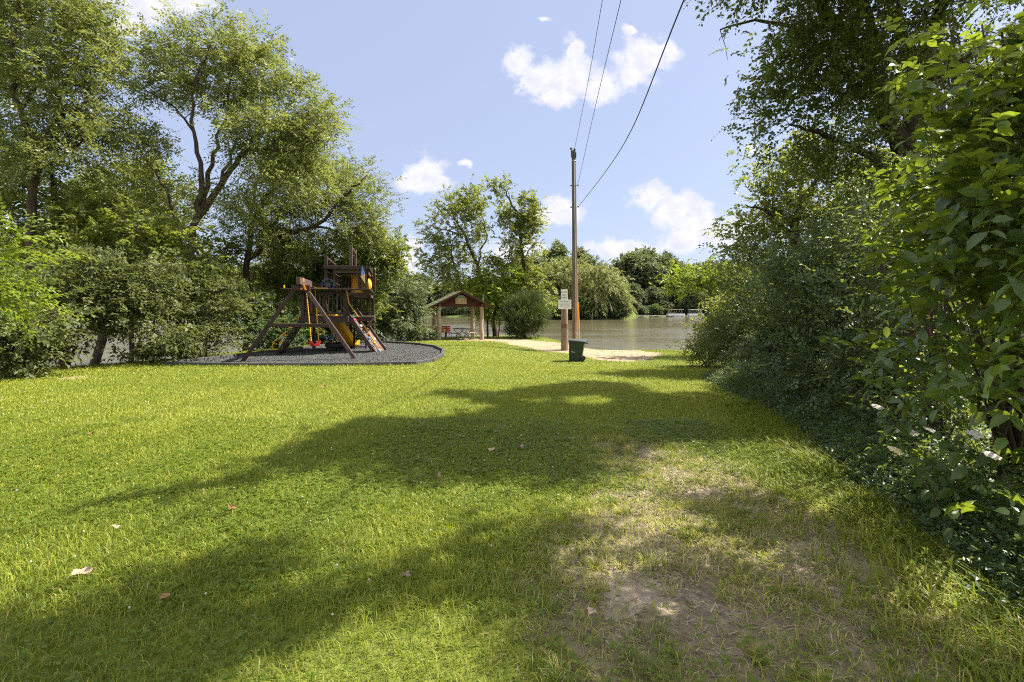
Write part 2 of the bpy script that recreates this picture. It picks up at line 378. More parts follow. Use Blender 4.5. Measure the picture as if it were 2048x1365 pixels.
def water():
    m = bpy.data.materials.new('lake_water'); m.use_nodes = True; N = m.node_tree.nodes; L = m.node_tree.links; p = N['Principled BSDF']
    p.inputs['Base Color'].default_value = (.115, .105, .062, 1); p.inputs['Roughness'].default_value = .09; p.inputs['IOR'].default_value = 1.33
    p.inputs['Specular IOR Level'].default_value = .5
    tc = N.new('ShaderNodeTexCoord'); mp = N.new('ShaderNodeMapping'); mp.inputs['Scale'].default_value = (.55, 1.6, 1); L.new(tc.outputs['Object'], mp.inputs[0])
    a = N.new('ShaderNodeTexNoise'); a.inputs['Scale'].default_value = 1.6; a.inputs['Detail'].default_value = 5; L.new(mp.outputs[0], a.inputs[0])
    b = N.new('ShaderNodeTexNoise'); b.inputs['Scale'].default_value = .05; b.inputs['Detail'].default_value = 3; L.new(mp.outputs[0], b.inputs[0])
    r = N.new('ShaderNodeMapRange'); r.inputs[1].default_value = .42; r.inputs[2].default_value = .62; r.inputs[3].default_value = .22; r.inputs[4].default_value = .85; L.new(b.outputs['Fac'], r.inputs[0])
    bu = N.new('ShaderNodeBump'); bu.inputs['Distance'].default_value = .16
    sp = N.new('ShaderNodeSeparateXYZ'); L.new(tc.outputs['Object'], sp.inputs[0]); yr = N.new('ShaderNodeMapRange'); yr.inputs[1].default_value = 130; yr.inputs[2].default_value = 48; yr.inputs[3].default_value = .3; yr.inputs[4].default_value = 1; L.new(sp.outputs[1], yr.inputs[0])
    mu = N.new('ShaderNodeMath'); mu.operation = 'MULTIPLY'; L.new(r.outputs[0], mu.inputs[0]); L.new(yr.outputs[0], mu.inputs[1]); L.new(mu.outputs[0], bu.inputs['Strength']); L.new(a.outputs['Fac'], bu.inputs['Height'])
    L.new(bu.outputs[0], p.inputs['Normal'])
    S = 1500
    tag(link('water', np_mesh('water', [(-S, -S, WATER), (S, -S, WATER), (S, S, WATER), (-S, S, WATER)], np.array([[0, 1, 2, 3]])), m), kind='structure')
    # lake bed below everything
    bed = mat('lake_bed', (.07, .06, .04), .9)
    tag(link('lake_bed', np_mesh('lake_bed', [(-S, -S, -4.2), (S, -S, -4.2), (S, S, -4.2), (-S, S, -4.2)], np.array([[0, 1, 2, 3]])), bed), kind='structure')
water()

# where the photographed shade lies on the lawn: foliage overhead is kept or thinned by where its shadow lands
SHADE = [img_poly(p) for p in (
    [(150, 1008), (330, 978), (480, 948), (620, 880), (720, 835), (850, 842), (960, 830), (1000, 812), (900, 800), (850, 788), (900, 780), (1000, 785), (1150, 763), (1250, 768), (1300, 788), (1400, 788), (1480, 805), (1560, 830), (1640, 870), (1660, 905), (1500, 885), (1330, 885), (1290, 905), (1260, 955), (1180, 975), (1100, 988), (1000, 968), (900, 972), (800, 988), (700, 965), (640, 930), (600, 952), (450, 980), (300, 1012)],
    [(-200, 1290), (0, 1245), (150, 1205), (330, 1145), (480, 1105), (620, 1085), (560, 1140), (420, 1195), (450, 1240), (620, 1180), (800, 1130), (950, 1062), (1050, 1040), (1200, 1050), (1330, 1085), (1420, 1120), (1560, 1140), (1700, 1180), (1800, 1240), (2048, 1300), (2200, 1400), (2200, 1500), (1000, 1500), (1020, 1240), (900, 1180), (700, 1230), (560, 1300), (480, 1365), (300, 1500), (-300, 1500)],
    [(1400, 985), (1560, 1000), (1700, 1060), (1760, 1110), (1600, 1080), (1450, 1040)])]
HOLES = [img_poly(p) for p in ([(1120, 796), (1190, 792), (1235, 802), (1200, 816), (1130, 812)], [(1040, 800), (1090, 798), (1100, 806), (1050, 812)], [(1240, 1120), (1330, 1125), (1330, 1230), (1200, 1230)], [(1480, 1085), (1640, 1090), (1640, 1140), (1500, 1140)], [(1640, 1190), (1760, 1210), (1740, 1260), (1620, 1240)],
    [(620, 1000), (760, 1010), (720, 1050), (600, 1060)], [(1180, 930), (1240, 925), (1240, 945), (1190, 950)])]
LAWN = np.array([(-14, 1), (2.8, 1), (3.1, 4), (3.6, 6), (4.1, 8), (4.5, 10), (4.7, 13), (4.6, 20), (4.6, 26), (-14, 26)], float)
def shade_val(x, y):
    d = np.full(np.shape(x), -9.)
    for p in SHADE: d = np.maximum(d, poly_dist(p, x, y))
    for p in HOLES: d = np.minimum(d, -poly_dist(p, x, y))
    return d
GLOW = [(pw(*a), q * .88) for a, q in (((1750, 430, 5.0), .4), ((1820, 470, 4.8), .5), ((1880, 540, 4.6), .45), ((1850, 640, 4.6), .4), ((2010, 330, 3.2), .5), ((1950, 440, 3.3), .4), ((2050, 150, 2.9), .45), ((1880, 110, 4.2), .45), ((1930, 600, 3.6), .35), ((1640, 540, 8.2), .7), ((1560, 560, 10.8), .8), ((1420, 630, 18.5), 1.2), ((1990, 700, 3.4), .3), ((1700, 480, 8), .5))]
def sun_keep(P, r, z0=None):
    """True where foliage may stay: its shadow does not land on the sunlit part of the lawn"""
    h = P[:, 2] + .12 + .012 * np.maximum(P[:, 1], 0)
    gl = np.zeros(len(P), bool)
    for _ in range(2):
        x = P[:, 0] - SV[0] / SV[2] * h; y = P[:, 1] - SV[1] / SV[2] * h; h = P[:, 2] - gz(x, y, False)
    for c, rho in GLOW:
        v = P - c; t = v @ SV; d = np.linalg.norm(v - t[:, None] * SV, axis=1); gl |= (t > .9) & (d < rho * r.uniform(.7, 1.2, len(P)))
    lit = (poly_dist(LAWN, x, y) > 0) & (shade_val(x, y) + r.normal(size=len(P)) * .10 < 0) & (h > .5)
    return ~((lit | gl) & (r.uniform(0, 1, len(P)) < .95))
# ------------------------------------------------------------------ foliage
def leaf_arrays(P, D, Nn, Lh, Wd, rnd, shape='kite', fold=.18, curl=.12):
    """one small folded leaf per row -> verts, tri faces, face rnd"""
    D = norm(D); S = norm(np.cross(D, Nn)); Nn = np.cross(S, D); L = Lh[:, None]; W = Wd[:, None]; n = len(P)
    if shape == 'kite':
        V = np.stack([P, P + D * L * .42 + S * W * .5 + Nn * W * fold, P + D * L - Nn * L * curl, P + D * L * .42 - S * W * .5 + Nn * W * fold], 1)
        tri = np.array([(0, 2, 1), (0, 3, 2)])
    elif shape == 'fine':
        V = np.stack([P, P + D * L * .5 + S * W * .5, P + D * L, P + D * L * .5 - S * W * .5], 1); tri = np.array([(0, 2, 1), (0, 3, 2)])
    else:  # full leaf, rounded, with a midrib fold and drooping tip
        m1 = P + D * L * .3; m2 = P + D * L * .66 - Nn * L * curl * .5; tip = P + D * L - Nn * L * curl * 1.6
        V = np.stack([P, m1 + S * W * .42 + Nn * W * fold, m2 + S * W * .40 + Nn * W * fold * .8, tip, m2 - S * W * .40 + Nn * W * fold * .8, m1 - S * W * .42 + Nn * W * fold, m1, m2], 1)
        tri = np.array([(0, 6, 1), (6, 7, 2), (6, 2, 1), (7, 3, 2), (0, 5, 6), (6, 5, 4), (6, 4, 7), (7, 4, 3)])
    k = V.shape[1]
    Fc = (np.arange(n)[:, None, None] * k + tri[None]).reshape(-1, 3)
    return V.reshape(-1, 3), Fc, np.repeat(rnd, len(tri))
def sprays(O, D, L, k, ll, lw, droop=.25, spread=.8, r=rng, tone=None, up=(0, 0, 1), jit=.35, opposite=False):
    """leafy twigs: k leaves along a drooping axis, in two rows"""
    n = len(O); D = norm(D); U = np.array(up)[None] + r.normal(size=(n, 3)) * jit
    S = norm(np.cross(D, U)); U = np.cross(S, D); t = (np.arange(k) + .6) / k
    if opposite: t = (np.arange(k) // 2 * 2 + 1.2) / k
    sg = np.where(np.arange(k) % 2 == 0, 1., -1.)
    P = O[:, None] + D[:, None] * (L[:, None, None] * t[None, :, None]); P[..., 2] -= droop * L[:, None] * t[None] ** 2
    sp = np.full(k, spread); sp[-1] *= .1
    ld = D[:, None] * (1 - .55 * sp)[None, :, None] + S[:, None] * (sg * sp)[None, :, None] + r.normal(size=(n, k, 3)) * .22
    ld[..., 2] -= droop * .8
    nn = U[:, None] + r.normal(size=(n, k, 3)) * .38
    sz = r.uniform(.72, 1.2, (n, k)) * (1 - .25 * (t > .8))[None]
    tn = (r.uniform(0, 1, n) if tone is None else tone)[:, None] * .65 + r.uniform(0, .35, (n, k))
    return P.reshape(-1, 3), ld.reshape(-1, 3), nn.reshape(-1, 3), (ll * sz).ravel(), (lw * sz).ravel(), tn.ravel()
def stems(O, D, L, droop, rad):
    """thin three-sided twigs under the sprays"""
    n = len(O); D = norm(D); t = np.array([0, .5, 1.]); P = O[:, None] + D[:, None] * (L[:, None, None] * t[None, :, None]); P[..., 2] -= droop * L[:, None] * t[None] ** 2
    A = norm(np.cross(D, np.array([.3, .2, 1.]))); B = np.cross(D, A); V = []
    for j in range(3):
        a = j * 2.094; V.append(P + (A * math.cos(a) + B * math.sin(a))[:, None] * (rad * np.array([1, .8, .4]))[None, :, None])
    V = np.stack(V, 2).reshape(n, 9, 3); q = [(i * 3 + j, i * 3 + (j + 1) % 3, i * 3 + 3 + (j + 1) % 3, i * 3 + 3 + j) for i in range(2) for j in range(3)]
    return V.reshape(-1, 3), (np.arange(n)[:, None, None] * 9 + np.array(q)[None]).reshape(-1, 4)
def ell_points(c, rad, n, r, shell=2.2):
    u = norm(r.normal(size=(n, 3))); q = r.uniform(0, 1, n) ** (1 / shell)
    return np.asarray(c) + u * q[:, None] * np.asarray(rad)
def wander(pts, amp, r, sub=3):
    pts = np.asarray(pts, float); out = [pts[0]]
    for a, b in zip(pts[:-1], pts[1:]):
        for i in range(1, sub + 1):
            q = a + (b - a) * i / sub
            if i < sub: q = q + r.normal(size=3) * amp * np.linalg.norm(b - a)
            out.append(q)
    return np.array(out)
def grow(name, label, cat, base, limbs, clumps, leaf, group=None, bark=BARK, seed=1, twig=.011, per=10, k=10, sl=.45, ll=.1, lw=.05, droop=.25, spread=.8,
         crad=.35, outward=.8, shape='kite', stem=None, upb=.25, maxlen=5, opposite=False, connect=True, jit=.35, fill=0, crown_name='crown', trunk_name='trunk', tone=None, thin=False, flat=.65):
    """limbs: list of (points, radii); clumps: (N,3) foliage centres; everything in world metres. > trunk, crown"""
    r = np.random.default_rng(seed); base = np.asarray(base, float)
    root = empty(name, base, label, cat, group)
    tb = MB(); nodes = []; nrad = []; ndist = []
    for pts, rad in limbs:
        p = wander(pts, .035, r, 4); rr = np.interp(np.linspace(0, 1, len(p)), np.linspace(0, 1, len(rad)), rad)
        tb.tube(p - base, rr, 9 if max(rad) > .08 else 6)
        nodes += list(p[1:]); nrad += list(rr[1:])
    nodes = np.array(nodes); nrad = np.array(nrad); C = np.asarray(clumps, float)
    dirs = np.zeros_like(C)
    d0 = np.array([np.min(np.linalg.norm(nodes - c, axis=1)) for c in C]); order = np.argsort(d0)
    for i in order:
        c = C[i]; v = c - nodes; d = np.linalg.norm(v, axis=1)
        cost = d + .6 * np.maximum(0, -v[:, 2]) * .5 + 3 * np.maximum(0, twig * 1.6 - nrad)
        j = int(np.argmin(cost)); a = nodes[j]; dist = max(d[j], 1e-3)
        dirs[i] = v[j] / dist
        if connect and dist < maxlen:
            n = 3 if dist < .8 else 5; t = np.linspace(0, 1, n)[:, None]
            mid = (a + c) / 2 + np.array([0, 0, -.10 * dist]) * r.uniform(-.6, 1) + r.normal(size=3) * .09 * dist
            p = (1 - t) ** 2 * a + 2 * t * (1 - t) * mid + t * t * c
            r0 = min(nrad[j] * .75, twig * (.8 + .9 * dist)); r1 = max(twig * .45, r0 * .4); rr = np.linspace(r0, r1, n)
            tb.tube(p - base, rr, 5 if r0 > .02 else 4, caps=False)
            nodes = np.vstack([nodes, p[1:]]); nrad = np.concatenate([nrad, rr[1:]])
    tb.build(trunk_name, bark, root, smooth_on=True)
    # leafy sprays at every clump
    cen = C.mean(0); n = len(C) * per; ci = np.repeat(np.arange(len(C)), per)
    O = C[ci] + r.normal(size=(n, 3)) * crad * np.array([1, 1, flat])
    out = norm(C - cen)[ci] * .6 + dirs[ci] * .6
    D = norm(out * outward + r.normal(size=(n, 3)) * .75 + np.array([0, 0, upb]))
    L = sl * r.uniform(.6, 1.35, n)
    ct = r.uniform(0, 1, len(C))[ci] * .45 + r.uniform(0, .55, n) if tone is None else np.clip(tone + r.normal(size=n) * .12, 0, 1)
    if thin:
        kp = sun_keep(O + D * L[:, None] * .5, r); O, D, L, ct = O[kp], D[kp], L[kp], ct[kp]
    A = sprays(O, D, L, k, ll, lw, droop, spread, r, ct, jit=jit, opposite=opposite)
    V, Fc, rn = leaf_arrays(A[0] - base, *A[1:], shape=shape)
    faces = [Fc]; mi = None; mats = leaf
    if stem:
        SVt, SF = stems(O - base, D, L * .95, droop, stem); faces.append(SF + len(V)); V = np.vstack([V, SVt]); rn = np.concatenate([rn, np.zeros(len(SF))])
        mi = np.concatenate([np.zeros(len(Fc), int), np.ones(len(SF), int)]); mats = [leaf, bark]
    link(crown_name, np_mesh(crown_name, V, faces, dict(rnd=('FACE', rn)), mat_idx=mi), mats, root)
    return root
def limb_px(path, D, rad, dy=None):
    pts = []
    for i, q in enumerate(path):
        d = (q[2] if len(q) > 2 else D) + (0 if dy is None else dy * i / max(1, len(path) - 1)); pts.append(pw(q[0], q[1], d))
    return (np.array(pts), rad)
def clump_px(ells, D, dens, r, zmin=None):
    """ells (px,row,rx,ry[,D]) ; dens clumps per square metre of picture area"""
    out = []
    for e in ells:
        d = e[4] if len(e) > 4 else D; a, b = e[2] / F * d, e[3] / F * d
        n = max(3, int(dens * 1.5 * math.pi * a * b * r.uniform(.9, 1.1)))
        out.append(ell_points(pw(e[0], e[1], d), (a, min(max(a, b), 2.6 + .35 * a), b), n, r))
    out = np.vstack(out)
    return out
def tree_px(name, label, cat, D, base_px, limbs, ells, dens, leaf, seed, group=None, floor=.25, **kw):
    r = np.random.default_rng(seed + 100)
    x = (base_px - CX) / F * D; z = float(gz(x, D)); base = np.array([x, D, max(z, -2.2)])
    LB = []
    for path, rad, *dy in limbs:
        p, rr = limb_px(path, D, rad, dy[0] if dy else None)
        LB.append((p, rr))
    p0 = LB[0][0]; LB[0] = (np.vstack([base - np.array([0, 0, .15]), p0]), [LB[0][1][0] * 1.25] + list(LB[0][1]))
    C = clump_px(ells, D, dens, r); g = gz(C[:, 0], C[:, 1], False)
    C[:, 2] = np.maximum(C[:, 2], np.maximum(g, WATER) + floor * r.uniform(.8, 1.8, len(C)))
    return grow(name, label, cat, base, LB, C, leaf, group, seed=seed, **kw)
LOC = dict(per=21, k=14, sl=.8, ll=.17, lw=.06, droop=.32, spread=.85, crad=.42, shape='fine', twig=.016)
BRD = dict(per=20, k=9, sl=.55, ll=.165, lw=.115, droop=.3, spread=.8, crad=.42, twig=.014)
SHR = dict(per=30, k=9, sl=.46, ll=.135, lw=.08, droop=.28, spread=.78, crad=.36, twig=.009, flat=.38)

# ---- trees of the left bank
tree_px('locust_tree', 'tall airy locust leaning right behind the rubber pad, bare forked limbs showing', 'tree', 21, 352,
    [([(362, 600), (377, 520), (399, 430)], [.17, .15, .13]), ([(399, 430), (402, 345), (388, 265), (383, 190), (420, 90)], [.13, .1, .07, .05, .02], -1.2),
     ([(399, 430), (442, 370), (480, 312), (520, 268), (610, 240)], [.15, .13, .1, .07, .02], 1.0), ([(405, 415), (425, 330), (440, 260), (470, 130)], [.11, .085, .06, .02], .6),
     ([(480, 312), (500, 300), (600, 300), (640, 280)], [.08, .06, .04, .02], -1.5), ([(442, 370), (470, 290), (475, 220), (520, 120)], [.08, .06, .045, .02], 1.5),
     ([(375, 520), (335, 380), (295, 325), (245, 200)], [.09, .06, .045, .015], 1.2), ([(388, 265), (350, 215), (290, 180)], [.06, .04, .015], -1)],
    [(330, 105, 60, 42), (420, 95, 80, 45), (505, 130, 70, 55), (560, 200, 75, 55), (610, 270, 60, 50), (440, 190, 90, 60), (350, 170, 60, 45), (275, 185, 35, 22), (530, 290, 80, 50),
     (300, 290, 50, 50), (590, 350, 70, 45), (470, 400, 60, 35), (560, 290, 90, 50), (640, 240, 36, 40), (250, 130, 30, 40), (330, 380, 60, 40)],
    2.0, LM['locust'], 11, **LOC)
tree_px('locust_tree', 'tallest locust at the left edge, crown reaching out of the top of the picture', 'tree', 18, 62,
    [([(62, 600), (58, 480), (76, 340), (112, 235)], [.17, .15, .12, .08]), ([(112, 235), (118, 190), (160, 90)], [.09, .06, .02], .8), ([(76, 340), (40, 220), (30, 60), (40, -80)], [.12, .09, .06, .03], -1),
     ([(112, 235), (170, 205), (215, 190)], [.07, .04, .02], -1), ([(76, 340), (130, 310), (180, 270)], [.08, .05, .02], .5), ([(40, 220), (100, 80), (130, -40)], [.08, .05, .02], .5)],
    [(40, 30, 90, 75), (130, 40, 80, 55), (190, 60, 50, 45), (60, 140, 110, 60), (170, 140, 70, 45), (100, 220, 100, 50), (30, 280, 80, 60), (180, 265, 70, 40), (130, 330, 80, 45), (-60, 100, 90, 120), (40, -90, 130, 70)],
    2.3, LM['locust'], 12, **LOC)
tree_px('locust_tree', 'spreading locust tree between the climbing tower and the taller trees, low limb reaching right', 'tree', 26, 488,
    [([(492, 600), (494, 520), (500, 450)], [.18, .15, .12]), ([(500, 450), (540, 385), (600, 330), (650, 310)], [.13, .1, .06, .02], -1), ([(494, 520), (560, 472), (625, 455), (700, 385), (735, 350)], [.15, .12, .1, .06, .02], -2),
     ([(625, 455), (690, 465), (745, 440)], [.07, .05, .02], .5), ([(500, 450), (510, 370), (560, 300)], [.1, .07, .02], 1)],
    [(620, 330, 75, 50), (690, 360, 60, 45), (720, 410, 50, 45), (560, 395, 80, 55), (640, 420, 80, 45), (560, 330, 60, 40), (690, 470, 75, 40), (590, 480, 80, 45), (740, 460, 30, 30), (520, 450, 60, 50)],
    2.0, LM['locust'], 13, **LOC)
tree_px('bank_tree', 'yellow-green broad-leaved tree right behind the climbing tower beside the open water', 'tree', 28, 735,
    [([(738, 640), (730, 560), (740, 480)], [.14, .11, .07]), ([(730, 560), (690, 500), (670, 450)], [.07, .05, .02]), ([(738, 520), (775, 500), (795, 490)], [.05, .03, .02])],
    [(740, 500, 50, 45), (775, 505, 28, 35), (700, 540, 50, 45), (765, 550, 30, 26), (720, 590, 55, 40), (650, 540, 50, 50), (790, 540, 14, 12)],
    2.6, LM['broad'], 14, **BRD)
tree_px('bank_tree', 'broad-leaved tree filling the gap left of the leaning locust, sky showing through', 'tree', 25, 200,
    [([(210, 600), (240, 480), (250, 400)], [.18, .15, .1]), ([(250, 400), (290, 330), (330, 300)], [.08, .05, .02]), ([(240, 480), (190, 420), (160, 380)], [.08, .05, .02])],
    [(250, 420, 80, 60), (300, 370, 60, 50), (190, 400, 70, 60), (330, 470, 70, 60), (260, 500, 80, 50), (150, 470, 60, 50), (420, 500, 60, 40)],
    2.0, LM['broad'], 15, **BRD)
tree_px('bank_tree', 'dark twin-stemmed tree in the shade at the far left behind the shrubs', 'tree', 20, 118,
    [([(116, 600), (124, 500), (112, 400), (100, 330)], [.2, .17, .13, .05]), ([(124, 500), (150, 430), (180, 400)], [.08, .06, .02]), ([(112, 400), (60, 380), (20, 350)], [.07, .05, .02])],
    [(40, 380, 70, 60), (120, 420, 80, 60), (20, 470, 50, 60), (200, 450, 60, 50), (110, 520, 90, 45), (240, 540, 60, 40)],
    2.0, LM['broad'], 16, bark=BARKD, **BRD)
tree_px('bank_tree', 'young leafy tree rising out of the silvery shrubs, in front of the leaning locust', 'tree', 18.2, 262,
    [([(262, 640), (266, 560), (272, 490)], [.08, .07, .05]), ([(266, 560), (310, 500), (335, 470)], [.04, .03, .01]), ([(268, 540), (220, 500), (190, 480)], [.04, .03, .01])],
    [(210, 510, 55, 45), (280, 480, 55, 50), (330, 480, 45, 45), (260, 545, 70, 40), (150, 540, 40, 36), (340, 540, 40, 36), (180, 450, 40, 36)], 2.1, LM['broad'], 18, **BRD)
tree_px('bank_tree', 'bushy dark tree standing straight behind the swing frame', 'tree', 28, 560,
    [([(560, 640), (556, 540), (570, 470)], [.16, .12, .06]), ([(556, 540), (610, 500), (640, 470)], [.06, .04, .02]), ([(556, 560), (520, 510), (480, 500)], [.06, .04, .02])],
    [(560, 510, 60, 50), (610, 560, 60, 50), (520, 570, 60, 45), (450, 560, 55, 45), (400, 570, 50, 40), (630, 610, 60, 35), (340, 560, 50, 40)],
    2.1, LM['broad'], 17, bark=BARKD, **BRD)
def shrub(label, D, base_px, ells, dens, leaf, seed, group=None, name='shrub', nst=6, **kw):
    r = np.random.default_rng(seed + 500); x = (base_px - CX) / F * D; b = np.array([x, D, max(float(gz(x, D)), -2)])
    LB = []
    for e in ells:
        d = e[4] if len(e) > 4 else D; c = pw(e[0], e[1], d)
        for q in range(max(1, nst // len(ells))):
            tpt = c + r.normal(size=3) * np.array([.3, .3, .2]) * e[2] / F * d
            s = b + np.array([r.normal() * .15, r.normal() * .15, -.1]); m = (s + tpt) / 2 + np.array([0, 0, .15 * np.linalg.norm(tpt - s)])
            LB.append((np.array([s, m, tpt]), [.035, .025, .012]))
    C = clump_px(ells, D, dens, r); g = gz(C[:, 0], C[:, 1], False); C[:, 2] = np.maximum(C[:, 2], np.maximum(g, WATER) + r.uniform(.08, .5, len(C)))
    kk = dict(SHR); kk.update(kw)
    return grow(name, label, 'shrub', b, LB, C, leaf, group, seed=seed, crown_name='foliage', trunk_name='stem', **kk)
SG = 'shrubs along the left bank'
shrub('sunlit yellow-green shrub at the far left edge of the lawn', 12.5, 10, [(20, 640, 60, 70), (40, 700, 60, 45), (-30, 600, 60, 90), (70, 660, 30, 40)], 4, LM['silver'], 21, SG)
shrub('silvery shrub with a dark hollow under it, left of the water glimpse', 15, 120, [(140, 590, 75, 55), (190, 630, 65, 40), (105, 670, 36, 50), (230, 560, 60, 55), (170, 540, 50, 40)], 2.6, LM['silver'], 22, SG)
shrub('rounded silvery shrub between the water glimpse and the tip of the rubber pad', 16.3, 300, [(290, 610, 75, 50), (280, 690, 36, 34), (335, 680, 60, 42), (330, 560, 40, 40)], 2.6, LM['silver'], 23, SG)
shrub('tall grey-green shrub behind the left tip of the rubber pad', 18.5, 400, [(390, 610, 60, 55), (420, 670, 60, 38), (370, 690, 40, 30), (450, 600, 40, 50), (400, 550, 40, 34)], 2.5, LM['silver'], 24, SG)
shrub('dark green shrub behind the black ladder of the climbing tower', 23, 530, [(520, 640, 60, 42), (560, 660, 50, 32), (480, 640, 35, 48)], 3, LM['dark'], 25, SG)
shrub('shady shrub at the water behind the yellow slide', 27, 680, [(660, 640, 60, 40), (710, 660, 40, 26), (620, 660, 40, 30)], 3.6, LM['dark'], 26, SG)
shrub('dark willowy shrub standing at the water right of the climbing wall', 31, 800, [(790, 630, 45, 40), (770, 655, 40, 26), (815, 600, 35, 40), (835, 660, 26, 16)], 3.6, LM['far'], 27, SG)
shrub('low bushy growth at the foot of the bank beside the red bench', 33, 845, [(842, 668, 22, 12), (860, 668, 10, 9), (810, 672, 24, 10)], 7, LM['dark'], 28, SG, per=16)
shrub('small bright sapling with lime leaves poking in at the left edge of the picture', 8.5, -110, [(0, 470, 22, 36), (8, 530, 26, 34), (-30, 560, 40, 80), (0, 585, 30, 26)], 13, LM['lime'], 29, per=14, ll=.12, lw=.05)

# ---- clump behind the shelter
tree_px('lakeside_tree', 'slender tree with a leaning trunk and a ragged crown behind the shelter roof', 'tree', 41, 992,
    [([(985, 610), (955, 530), (930, 470), (905, 430)], [.2, .16, .11, .05]), ([(955, 530), (975, 470), (960, 420)], [.09, .06, .03]), ([(930, 470), (890, 460), (860, 450)], [.07, .05, .02]), ([(985, 610), (930, 590), (905, 520), (900, 480)], [.12, .1, .07, .04])],
    [(905, 425, 42, 32), (950, 410, 36, 34), (870, 465, 32, 22), (900, 500, 48, 36), (880, 545, 42, 26), (945, 460, 34, 30), (920, 570, 34, 26), (975, 540, 28, 30), (850, 515, 14, 14)],
    1.5, LM['broad'], 31, **dict(BRD, per=15, sl=.65, ll=.2, lw=.14, crad=.5))
tree_px('lakeside_tree', 'upright tree with a bare top twig, right of the leaning one behind the shelter', 'tree', 40, 1046,
    [([(1044, 600), (1046, 520), (1040, 455), (1020, 400), (1000, 365)], [.19, .15, .12, .08, .02]), ([(1040, 455), (1060, 420), (1066, 400)], [.07, .04, .02]), ([(1046, 520), (1075, 480)], [.06, .02]), ([(1020, 400), (1012, 360), (1006, 340)], [.03, .02, .01])],
    [(1002, 382, 22, 24), (1040, 425, 32, 34), (1062, 420, 20, 26), (1042, 480, 40, 36), (1076, 458, 14, 14), (1020, 530, 34, 30), (1062, 560, 32, 36), (1085, 600, 30, 26), (1015, 440, 20, 22)],
    1.7, LM['broad'], 32, bark=BARKD, **dict(BRD, per=15, sl=.65, ll=.2, lw=.14, crad=.42))
tree_px('lakeside_tree', 'low bright multi-stemmed tree between the shelter and the juniper', 'tree', 39, 975,
    [([(975, 640), (972, 600), (965, 560)], [.07, .06, .03]), ([(986, 676), (988, 640), (990, 590)], [.06, .05, .03]), ([(962, 676), (960, 640), (955, 600)], [.06, .05, .02]), ([(997, 676), (1000, 640), (1010, 590)], [.05, .04, .02])],
    [(965, 570, 26, 26), (990, 590, 26, 32), (980, 625, 26, 22), (1010, 560, 24, 28), (955, 610, 14, 24)],
    2.6, LM['lime'], 33, bark=BARKD, **dict(BRD, per=16, sl=.55, ll=.18, lw=.13, crad=.4))
def juniper():
    D = 37.5; r = np.random.default_rng(34); b = np.array(gp(1050, 679)); b = np.array([(1050 - CX) / F * D, D, float(gz((1050 - CX) / F * D, D))])
    C = np.vstack([ell_points(pw(1050, 640, D), (1.6, 1.6, 1.55), 120, r, 2.6), ell_points(pw(1056, 606, D), (.8, .8, .85), 34, r), ell_points(pw(1028, 622, D), (.7, .8, .8), 24, r), ell_points(pw(1072, 632, D), (.7, .8, .9), 26, r)])
    C[:, 2] = np.maximum(C[:, 2], b[2] + r.uniform(.1, .4, len(C)))
    grow('juniper_bush', 'round dark juniper bush at the water between the shelter and the sign post', 'bush', b, [(np.array([b, b + [0, 0, 1.2], b + [.1, 0, 2.6]]), [.12, .09, .03])], C, LM['juniper'],
         seed=34, per=26, k=9, sl=.5, ll=.14, lw=.04, droop=-.05, spread=.5, crad=.26, outward=1.2, upb=1.2, twig=.012, crown_name='foliage')
juniper()

# ---- far bank and the wood across the water
FB = [(-1600, 70), (-600, 80), (0, 110), (420, 150), (760, 185), (880, 190), (960, 175), (1060, 145), (1150, 138), (1225, 139), (1262, 150), (1275, 186), (1350, 192), (1480, 192), (1700, 170), (2300, 150), (3600, 120)]
def far_bank():
    near = np.array([((p - CX) / F * d, d) for p, d in FB]); vs = []; fs = []
    for i, (x, y) in enumerate(near):
        u = np.array([x, y]) / math.hypot(x, y)
        for q, h in ((-1, -2.6), (.6, -1.25), (3, -.9), (14, -.2), (60, 1.5), (400, 5)):
            vs.append((x + u[0] * q, y + u[1] * q, h + (random.uniform(-.15, .15) if q > 0 else 0)))
    for i in range(len(near) - 1):
        for j in range(5): fs.append((i * 6 + j, (i + 1) * 6 + j, (i + 1) * 6 + j + 1, i * 6 + j + 1))
    m = mat('bank_grass', (.085, .11, .03), .95, .1, var=.4, vscale=.8)
    tag(link('far_bank', np_mesh('far_bank', vs, np.array(fs), smooth_on=True), m), kind='structure')
far_bank()
def far_D(px): return float(np.interp(px, [p for p, _ in FB], [d for _, d in FB]))
